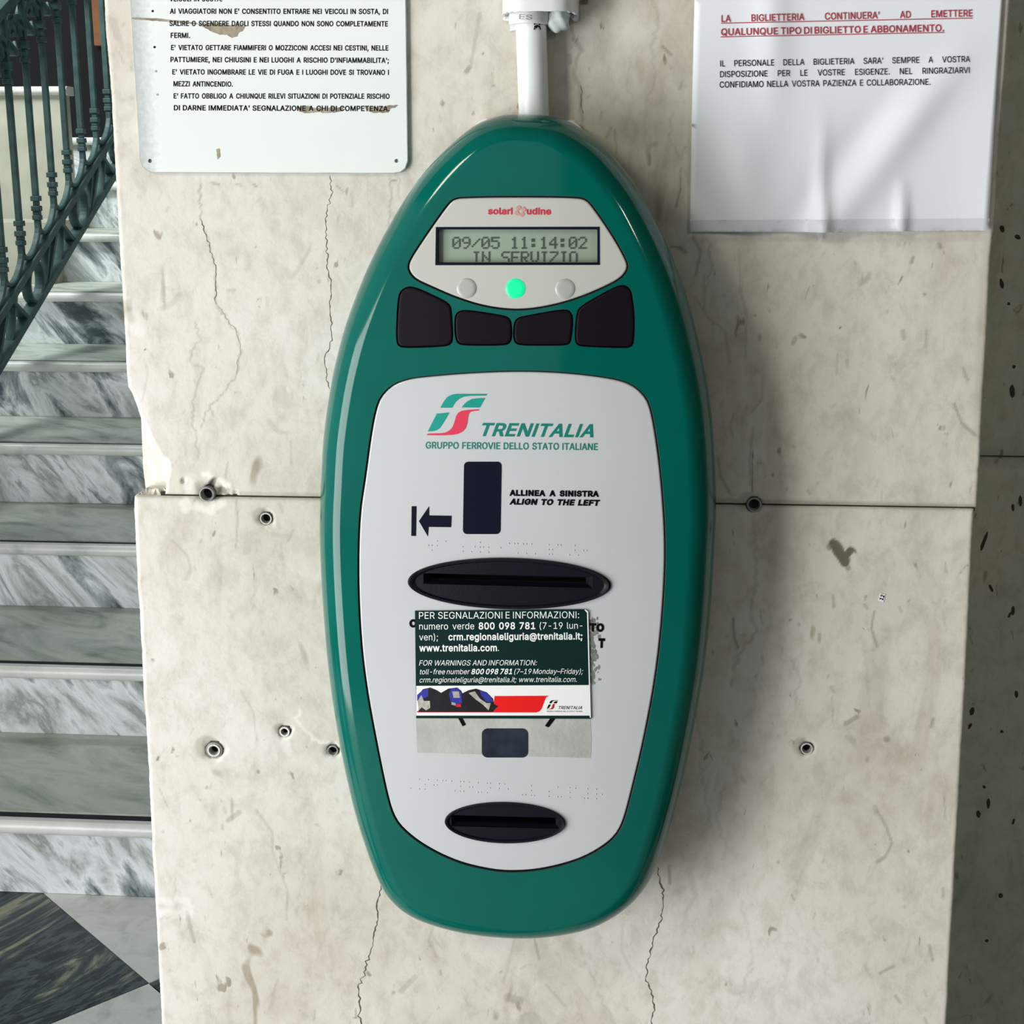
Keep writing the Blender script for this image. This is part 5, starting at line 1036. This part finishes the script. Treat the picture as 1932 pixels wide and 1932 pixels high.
# small rivet mark on the lower green rim, wall bracket ears behind the top
p = on_surf(1027,1722, lambda x, z: dome(x, z)+.0068); m = MB(); m.lathe((p[0], p[1]-.0005, p[2]), (0,-1,0), [(.0017,0),(.0015,.001),(.0007,.0013)], 12); o = m.make('paint_nick', M['pipe'], hs_, smooth=True); o['label'] = 'tiny pale paint chip'
m = MB()
for P in ([(893,240),(903,229),(914,224),(925,226),(935,240)], [(1065,228),(1080,226),(1094,238),(1102,250),(1080,255)]):
    l = ccw(pxloop(dens(P, 4), lambda x, z: -.024)); v, f = patch([l], .01, lambda x, z: -.024, skirt=.022); m.add(v, f)
o = m.make('wall_bracket', M['pipe'], valid); o['label'] = 'white ears of the bracket peeping out at the top'

# ================================================================== INFORMATION CARD
CS0 = lambda x, z: DS(x, z)-.0006
card_top = lambda x, z: CS0(x, z)-.0005
card = empty('information_card', on_surf(948,1354,CS0), 'dark green card with white contact text and train picture, stuck below the ticket mouth', 'card')
cl = ccw(pxloop(dens([(783.3,1152),(1104,1149),(1110.5,1153.5),(1115.5,1355),(785.6,1354)], 14), DS))
v, f = patch([cl], .006, card_top, skirt=.0009); mk('card_sheet', v, f, M['cardg'], card)
m = MB(); flat_px(m, [(785.4,1294),(1112.8,1292.5),(1114.6,1350),(785.4,1350)], card_top, .0001)
flat_px(m, [(1104.5,1149.8),(1109.8,1154),(1114.8,1354),(1112.8,1354),(1107.5,1156),(1102.5,1150.5)], card_top, .0001); m.make('white_band', M['white'], card)
m = MB(); flat_px(m, [(787,1341),(930,1341),(933,1313),(1036,1312.5),(1030,1316),(1022,1337),(1018,1342),(1012,1344),(787,1344)], card_top, .00018)
flat_px(m, [(861,1328),(870,1328),(870,1333),(861,1333)], card_top, .0006); m.make('red_band', M['cardred'], card)
trn = MB()
flat_px(trn, [(788,1312),(798,1300),(812,1297),(824,1302),(832,1307),(846,1299),(862,1297),(870,1303),(872,1308),(884,1302),(898,1299),(918,1306),(930,1318),(932,1328),(940,1332),(934,1338),(930,1343),(790,1343)], card_top, .00026)
trn.make('train_picture', mat('train_dark', (.010,.008,.012), .3, var=.5, vscale=200), card)
m = MB(); flat_px(m, [(787,1311),(798,1301),(808,1299),(808,1314),(796,1318),(787,1322)], card_top, .00034)
flat_px(m, [(850,1299),(864,1298),(870,1306),(872,1325),(868,1330),(852,1328),(847,1310)], card_top, .00034)
flat_px(m, [(905,1302),(918,1307),(928,1317),(930,1324),(918,1324),(908,1312)], card_top, .00034); m.make('train_picture_blue', M['blue'], card)
m = MB(); flat_px(m, [(788,1322),(795,1311),(800,1322),(811,1322),(812,1335),(804,1340),(796,1334),(790,1340)], card_top, .0004)
flat_px(m, [(853,1304),(866,1304),(868,1316),(856,1316)], card_top, .00045); flat_px(m, [(884,1307),(896,1304),(906,1318),(918,1326),(926,1326),(922,1340),(912,1330),(896,1318)], card_top, .0004)
flat_px(m, [(852,1324),(860,1326),(860,1331),(852,1329)], card_top, .0005); m.make('train_picture_pale', mat('train_pale', (.45,.42,.38), .4, var=.4, vscale=300), card)
B_ = .022
tline(card, M['white'], 'PER SEGNALAZIONI E INFORMAZIONI:'.split(), (790.6,1167.4), (1092.6,1166), 12.6, card_top, .0002, gap=.5)
sxr = .93
tline(card, M['white'], ['numero','verde',('800',B_),('098',B_),('781',B_),'(7-19','lun-'], (791,1187.6), (1099,1186), 12.3, card_top, .0002, sx=.93)
tline(card, M['white'], ['ven);',('crm.regionaleliguria@trenitalia.it;',B_)], (791,1208), (1099,1206), 12.3, card_top, .0002, gap=1.6)
tline(card, M['white'], [('www.trenitalia.com',B_), '.'], (791,1228.6), (941.5,1228), 12.3, card_top, .0002, gap=.15)
it = .22
tline(card, M['white'], 'FOR WARNINGS AND INFORMATION:'.split(), (790.6,1255.5), (1012,1255), 9.8, card_top, .0002, italic=it, gap=.45)
tline(card, M['white'], ['toll-free','number',('800',B_),('098',B_),('781',B_),'(7–19','Monday–Friday);'], (791,1272), (1099,1271), 9.6, card_top, .0002, italic=it, sx=.92)
tline(card, M['white'], ['crm.regionaleliguria@trenitalia.it;','www.trenitalia.com.'], (791,1287.4), (1088,1286.3), 9.6, card_top, .0002, italic=it, gap=.5)
tline(card, M['black'], ['TRENITALIA'], (1052.5,1337.8), (1098,1337.8), 5.8, card_top, .0002, italic=.3, bold=.01)
tline(card, M['black'], 'GRUPPO FERROVIE DELLO STATO ITALIANE'.split(), (1031.5,1343.2), (1099,1343.2), 2.5, card_top, .0002)
m = MB()
q = lambda pts: [(1030.5+(x-208)*.0415+.8, 1321+(y-198)*.048) for x, y in pts]
for g in (LG1, LG2, LG3): flat_px(m, q(g), card_top, .0002)
m.make('card_logo', M['black'], card)
m = MB(); flat_px(m, q(LR1), card_top, .00022); o = m.make('card_logo', mat('dark_red_print', (.45,.02,.03), .4), card); o['label'] = 'red stroke of the small logo'

# ================================================================== CONDUIT, TRUNKING, FOAM
yp = -.0125
pa = on_y(1001,20,yp); pb = on_y(1008,240,yp)
m = MB(); ax = Vector(pa)-Vector(pb); m.lathe(pb, ax, [(.0098, -.01), (.0098, ax.length+.03)], 40)
pipe = m.make('conduit_pipe', M['pipe'], None, smooth=True, sharp=40); tag(pipe, 'slim white plastic conduit pipe running down into the top of the green validator', 'pipe')
pm = MB()
for off_, P in ((0, [(1008,46),(1008,51),(1010,46)]),):
    pass
def pipe_y(x, z):
    c = pa[0]+(pb[0]-pa[0])*((z-pa[2])/(pb[2]-pa[2])); d = min(abs(x-c), .0097); return yp-math.sqrt(.0098**2-d*d)
for pts in ([(1008,56),(1009,50),(1013,48),(1018,50),(1020,56)], [(1012,49),(1013,53)], [(1008,43),(1009,47)], [(1018,43),(1018,47)]):
    P = [on_surf(x, y, pipe_y) for x, y in pts]
    for p in P: p[1] -= .0004
    pm.sweep([tuple(p) for p in P], .0008, .0007, side=(0,1,0))
pm.make('ink_mark', M['black'], pipe)
# half-round trunking cover
tr = empty('cable_trunking', on_y(1019,28,0), 'wide white cable trunking with broken lower end above the conduit pipe', 'cable trunking')
ca = on_y(1019,30,0); hw = (on_y(1091,28,-.012)[0]-on_y(948,28,-.012)[0])/2; cx = (on_y(1091,28,-.012)[0]+on_y(948,28,-.012)[0])/2
zlo = on_y(1019,31,-.005)[2]; prof = []
for t in np.linspace(0, math.pi, 25): 
    c_, s_ = math.cos(t), math.sin(t); prof.append((cx-hw*math.copysign(abs(c_)**.55, c_), -.003-.034*abs(s_)**.62))
m = MB(); n = len(prof); inn_ = [(cx+(x-cx)*.94, y*.94) for x, y in prof]
edge = [rng.normal(0, .0004) for _ in prof]
V = [(x, y, zlo+e_) for (x, y), e_ in zip(prof, edge)]+[(x, y, zlo+.30) for x, y in prof]+[(x, y, zlo+e_) for (x, y), e_ in zip(inn_, edge)]+[(x, y, zlo+.30) for x, y in inn_]
Fq = [(i, i+1, n+i+1, n+i) for i in range(n-1)]+[(2*n+i+1, 2*n+i, 3*n+i, 3*n+i+1) for i in range(n-1)]+[(i+1, i, 2*n+i, 2*n+i+1) for i in range(n-1)]
m.add(V, Fq); m.make('cover', M['pipe'], tr, smooth=True, sharp=50)
m = MB()
for P in ([(949,28),(968,29),(966,36),(960,40),(949,38)], [(1076,30),(1092,27),(1091,39),(1083,40),(1077,34)]):
    l = ccw(pxloop(dens(P, 4), lambda x, z: -.006)); v, f = patch([l], .01, lambda x, z: -.006+rng.normal(0, .0003), skirt=.005); m.add(v, f)
m.make('broken_tab', M['pipe'], tr)
# inner coupling round the pipe with embossed letters
ci = on_y(998,35,yp); m = MB(); m.lathe((on_y(999,42,yp)[0], yp, on_y(999,43,-.028)[2]), (0,0,1), [(.0105,0),(.0132,.0002),(.0132,.05),(.0105,.0501)], 40)
cpl = m.make('coupling', M['pipe'], tr, smooth=True, sharp=40)
m = MB(); cpx = on_y(999,42,yp)[0]
def cpl_y(x, z): d = min(abs(x-cpx), .0131); return yp-math.sqrt(.0132**2-d*d)
text_line(m, ['ES'], (979,36), (1003,37.5), 9, cpl_y, .0003); m.make('embossed_letters', M['emboss'], cpl)
m = MB(); l = ccw(pxloop(dens([(961.5,40),(974,40),(974,56),(969,57),(962,59)], 4), lambda x, z: -.014)); v, f = patch([l], .01, lambda x, z: -.014, skirt=.01); m.add(v, f); m.make('broken_tab', M['pipe'], tr)
m = MB(); m.lathe(on_y(1034,56,-.004), (.9,-.3,.05), [(.0016,0),(.0016,.010)], 12); o = m.make('retaining_screw', M['plug'], tr)
bm = bmesh.new(); bmesh.ops.create_icosphere(bm, subdivisions=3, radius=1)
c = on_y(1055,36,-.013); rgf = random.Random(2)
for q in bm.verts:
    k = 1+.12*math.sin(q.co.x*5+q.co.z*3)+.08*math.sin(q.co.z*9+q.co.y*4)
    q.co = Vector((c[0]+q.co.x*.0070*k*(1.0+.25*max(0, q.co.z)), c[1]+q.co.y*.009*k, c[2]+q.co.z*.0085*k))
bm.verts.index_update()
fo = mk('foam_plug', [tuple(q.co) for q in bm.verts], [tuple(x.index for x in ff.verts) for ff in bm.faces], M['foam'], None, smooth=True); bm.free()
tag(fo, 'lump of pale expanding foam bulging out of the trunking right of the pipe', 'foam')

# ================================================================== WHITE METAL NOTICE (left)
sign = empty('enamel_sign', on_y(515,326,0), 'white enamelled sign with rounded corners and printed safety rules in Italian, chipped paint', 'sign')
sf = lambda x, z: -.0032
SL = [(241,-90),(248,40),(256,170),(263.5,300),(268,314),(276,322),(288,326),(520,327),(742,327.5),(756,325),(765,318),(770,304),(768,150),(766,0),(764,-90)]
hl = [ccw(pxloop(ellipse(283,303.5,3.8,3.8,0,14), sf)), ccw(pxloop(ellipse(748,303.5,3.8,3.8,0,14), sf))]
nt = M['sign'].node_tree; bs = nt.nodes['Principled BSDF']; src = bs.inputs['Base Color'].links[0].from_socket   # grey soiling along the left border
ga, gb = on_y(248,40,-.003), on_y(263.5,300,-.003); gk = (gb[0]-ga[0])/(gb[2]-ga[2])
gg = nt.nodes.new('ShaderNodeNewGeometry'); gd = nt.nodes.new('ShaderNodeVectorMath'); gd.operation = 'DOT_PRODUCT'; gd.inputs[1].default_value = (1, 0, -gk)
nt.links.new(gg.outputs['Position'], gd.inputs[0]); gn = nt.nodes.new('ShaderNodeTexNoise'); gn.inputs['Scale'].default_value = 300; nt.links.new(gg.outputs['Position'], gn.inputs['Vector'])
gm = nt.nodes.new('ShaderNodeMath'); gm.operation = 'MULTIPLY_ADD'; gm.inputs[1].default_value = .012; nt.links.new(gn.outputs['Fac'], gm.inputs[0]); nt.links.new(gd.outputs['Value'], gm.inputs[2])
gr = nt.nodes.new('ShaderNodeMapRange'); x0_ = ga[0]-gk*ga[2]+.006; gr.inputs['From Min'].default_value = x0_+.001; gr.inputs['From Max'].default_value = x0_+.014; gr.inputs['To Min'].default_value = .62; gr.inputs['To Max'].default_value = 0
nt.links.new(gm.outputs[0], gr.inputs['Value']); nt.links.new(mixc(nt, src, (.30,.33,.34), gr.outputs[0]), bs.inputs['Base Color'])
sl_ = ccw(pxloop(dens(SL, 14), sf)); v, f = patch([inset(sl_, .0005, 1)]+hl, .02, sf, skirt=.003); sh = mk('sign_plate', v, f, M['sign'], sign)
v, f = patch([sl_, inset(sl_, .0006, 1)], .02, lambda x, z: sf(x, z)+.0003, skirt=.0027); mk('worn_edge', v, f, M['signedge'], sign)
def _rag(pts, off, j=1.6):
    m = MB()
    P = []; 
    for a, b in zip(pts, pts[1:]+pts[:1]):
        k = max(1, int(math.dist(a, b)//4))
        for i in range(k): P.append((a[0]+(b[0]-a[0])*i/k+rng.normal(0, j*.5), a[1]+(b[1]-a[1])*i/k+rng.normal(0, j*.5)))
    l = ccw(pxloop(P, sf)); v, f = patch([l], .02, lambda x, z: sf(x, z)-off); m.add(v, f); m.make('paint_chip', M['chip'], sign)
_rag([(372,45),(400,44),(440,47),(463,49),(458,58),(450,62),(447,69),(438,71),(428,65),(415,66),(396,58),(384,52)], .0001, 1.2)
_rag([(248,32.5),(300,35),(372,43),(372,46),(300,40),(248,36)], .0001, .5)
_rag([(560,203),(575,200),(600,204),(648,202),(645,210),(630,213),(600,212),(580,214),(565,211)], .0001, 1.2); _rag([(688,202),(720,201),(751,198),(745,203),(735,206),(733,213),(705,213),(692,208)], .0001, 1.2)
_rag([(408,281),(415,280),(416,296),(410,301)], .0001, .6)
_rag([(505,202),(510,204),(514,210),(507,209)], .0001, .6)
# soiled band down the left edge
lines = [("VEICOLI IN SOSTA.",(319.6,2.5),(419,2.5)),("AI VIAGGIATORI NON E' CONSENTITO ENTRARE NEI VEICOLI IN SOSTA, DI",(320.5,25.8),(732,26.4)),("SALIRE O SCENDERE DAGLI STESSI QUANDO NON SONO COMPLETAMENTE",(319.6,48.8),(731.7,49.7)),("FERMI.",(322,71.4),(358.4,71.6)),
("E' VIETATO GETTARE FIAMMIFERI O MOZZICONI ACCESI NEI CESTINI, NELLE",(322.7,94.4),(732.6,95.3)),("PATTUMIERE, NEI CHIUSINI E NEI LUOGHI A RISCHIO D'INFIAMMABILITA';",(321.7,117),(733.5,118.6)),("E' VIETATO INGOMBRARE LE VIE DI FUGA E I LUOGHI DOVE SI TROVANO I",(325,140.4),(733.5,141.3)),
("MEZZI ANTINCENDIO.",(327.3,162.7),(439,163.4)),("E' FATTO OBBLIGO A CHIUNQUE RILEVI SITUAZIONI DI POTENZIALE RISCHIO",(327.6,185.7),(734.8,186.3)),("DI DARNE IMMEDIATA' SEGNALAZIONE A CHI DI COMPETENZA.",(328,208),(734.8,209.6)),
("PRESTARE ATTENZIONE AL MOVIMENTO DEI TRENI E DEI",(318,-20),(731,-20))]
for t, a, b in lines[:-1]: tline(sign, M['ink'], t.split(), a, b, 9.3, sf, .0002, bold=.020, gap=.60)
for x, y, k in ((288,21,'ink'),(291.6,89,'ink'),(294.4,134.5,'emboss'),(297,178.6,'emboss')):
    m = MB(); flat_px(m, ellipse(x, y, 2.2, 2.2, 0, 12), sf, .0002); m.make('bullet_dot', M[k], sign)
for x, y in ((283,303.5),(748,303.5)):
    m = MB(); p = on_y(x, y, -.0012); m.lathe(p, (0,-1,0), [(.0016,0),(.0016,.0004)], 14); m.make('screw_head', M['plug'], sign)

# ================================================================== PAPER NOTICE (right)
note = empty('paper_notice', on_y(1583,437,0), 'creased white sheet of paper with red underlined and black Italian text, taped to the pillar', 'notice')
def paper_y(x, z):
    q = (np.array([x, 0, z])-CAM); w = q@FW; px = 966+F*(q@RT)/w; py = 966-F*(q@UP)/w
    y = -.0028
    dn = max(0, min(1, (py-120)/320))
    y -= .0060*dn*math.exp(-((px-1547-(437-py)*.02)/14.)**2)*min(1, max(0, (py-180)/200))   # sharp crease standing up
    y -= .0030*dn*math.exp(-((px-1547)/60.)**2)
    y -= .0042*min(1, max(0, (py-330)/90))*math.exp(-((px-1697-(437-py)*.05)/11.)**2)
    c = 1660+(300-py)*.75
    y -= .0045*math.exp(-((px-c)/45.)**2)*min(1, max(0, (py-60)/150))                         # broad diagonal swell
    y += .0028*math.exp(-((px-c+72)/38.)**2)*min(1, max(0, (py-120)/150))*.8
    y -= .0035*math.exp(-((px-1400)/45.)**2)*math.exp(-((py-330)/110.)**2)
    y -= .0030*math.exp(-((px-1455)/35.)**2)*math.exp(-((py-60)/160.)**2)
    y -= .0008*math.sin(px/37.)*dn
    return min(y, -.0006)
PN = [(1312,-90),(1310.4,0),(1305.2,220),(1302,438),(1500,437.5),(1700,436),(1865,434.7),(1869,371),(1880,180),(1891.5,0),(1896,-90)]
pl = ccw(pxloop(dens(PN, 8), lambda x, z: -.003)); v, f = patch([pl], .0032, paper_y)
b = len(v); sheet = mk('sheet', v, f, M['paper'], note, smooth=True); sd = sheet.modifiers.new('thickness', 'SOLIDIFY'); sd.thickness = .00022; sd.offset = 1 if False else -1
tline(note, M['inkred'], "LA BIGLIETTERIA CONTINUERA' AD EMETTERE".split(), (1361,41.5), (1834.5,31), 12.6, paper_y, .0005, bold=.012, sx=.86)
tline(note, M['inkred'], 'QUALUNQUE TIPO DI BIGLIETTO E ABBONAMENTO.'.split(), (1360.3,66.8), (1780.5,59), 12.6, paper_y, .0005, bold=.012, gap=.42)
m = MB()
def uline(m, a, b, w):
    n = 40; P = []
    for i in range(n+1):
        x = a[0]+(b[0]-a[0])*i/n; y = a[1]+(b[1]-a[1])*i/n
        for s in (0, w):
            p = on_surf(x, y+s, paper_y).copy(); p[1] -= .0005; P.append(p)
    m.add(P, [(2*i+1, 2*i+3, 2*i+2, 2*i) for i in range(n)])
uline(m, (1360,43.2), (1834.5,33.6), 1.4); uline(m, (1359.5,69), (1781,60.6), 1.4)
m.make('underlines', M['inkred'], note)['kind'] = 'stuff'
tline(note, M['ink'], "IL PERSONALE DELLA BIGLIETERIA SARA' SEMPRE A VOSTRA".split(), (1358.6,125.5), (1830,117), 11.3, paper_y, .0005, sx=.84, bold=.004)
tline(note, M['ink'], "DISPOSIZIONE PER LE VOSTRE ESIGENZE. NEL RINGRAZIARVI".split(), (1358.3,145.8), (1829,138), 11.3, paper_y, .0005, sx=.84, bold=.004)
tline(note, M['ink'], "CONFIDIAMO NELLA VOSTRA PAZIENZA E COLLABORAZIONE.".split(), (1357.6,165.4), (1755,160), 11.3, paper_y, .0005, bold=.004, gap=.6)
tl = ccw(pxloop(dens([(1303,415),(1867,412),(1866,434.5),(1302.5,437.5)], 8), lambda x, z: -.003)); v, f = patch([tl], .0032, lambda x, z: paper_y(x, z)-.0005)
o = mk('tape', v, f, M['tape'], note, smooth=True); o['label'] = 'clear tape strip along the lower edge'
tl = ccw(pxloop([(1541,436),(1553,436),(1550,456),(1545,455)], lambda x, z: -.003)); v, f = patch([tl], .004, lambda x, z: -.003); o = mk('tape', v, f, M['tape'], note); o['label'] = 'short tail of clear tape below the sheet'

# ================================================================== WALL PLUGS, NUMBER LABEL
PL = ['widest grey wall plug lodged in the chipped joint left of the green machine', 'small pale wall plug just below the joint, left of the green machine', 'double-ringed wall plug near the left edge of the lower slab', 'smallest wall plug, right of the double-ringed one in the lower slab', 'grey wall plug half hidden at the left flank of the green machine',
      'dark wall plug set in the horizontal joint right of the green machine', 'pale wall plug alone in the lower slab right of the green machine']
for (x, y, r, h), lb in zip(plugs, PL):
    p = on_y(x, y, 0); R_ = r/2770.; H_ = h/2770.
    pr = .003 if r > 14 and x < 500 and y < 1000 else .0004
    t = empty('wall_plug', (p[0], 0, p[2]), lb, 'wall plug', 'wall plugs in the drilled holes')
    m = MB(); m.lathe((p[0], 0, p[2]), (0,1,0), [(R_*.86,.011),(R_,.009),(R_,-pr),(H_*1.12,-pr-.0003),(H_,-pr+.0006),(H_*.95,.010)], 28, cap0=False, cap1=False)
    m.make('sleeve', M['plug'], t, smooth=True, sharp=40)
    m = MB(); m.lathe((p[0], .004, p[2]), (0,1,0), [(H_*1.02,0),(H_*1.02,.006)], 24); m.make('bore', M['hole'], t)
    if (x, y) == (404,1415):
        m = MB(); m.lathe((p[0], 0, p[2]), (0,1,0), [(R_*.80,.004),(R_*.78,-.0012),(R_*.62,-.0012),(R_*.60,.004)], 28, cap0=False, cap1=False); m.make('inner_ring', M['dust'], t, smooth=True, sharp=40)
    elif r < 13:
        m = MB(); m.lathe((p[0], 0, p[2]), (0,1,0), [(R_*.98,.004),(R_*.95,-.0009),(H_*1.25,-.0009),(H_*1.2,.004)], 28, cap0=False, cap1=False); m.make('rim_ring', M['dust'], t, smooth=True, sharp=40)

nl = MB(); P = [(1661,1119),(1671,1122),(1666.5,1136.5),(1656.5,1133.5)]
Q = [on_y(x, y, -.0005) for x, y in P]+[on_y(x, y, -.00002) for x, y in P]
nl.add(Q, [(3,2,1,0),(4,5,6,7),(0,1,5,4),(1,2,6,5),(2,3,7,6),(3,0,4,7)])
num = nl.make('number_label', M['white']); tag(num, 'tiny white label reading 12, stuck aslant on the slab right of the machine', 'label')
m = MB(); text_line(m, ['12'], (1665.5,1133), (1669,1123.5), 7, lambda x, z: -.0005, .0001, bold=.03); m.make('digits', M['black'], num)
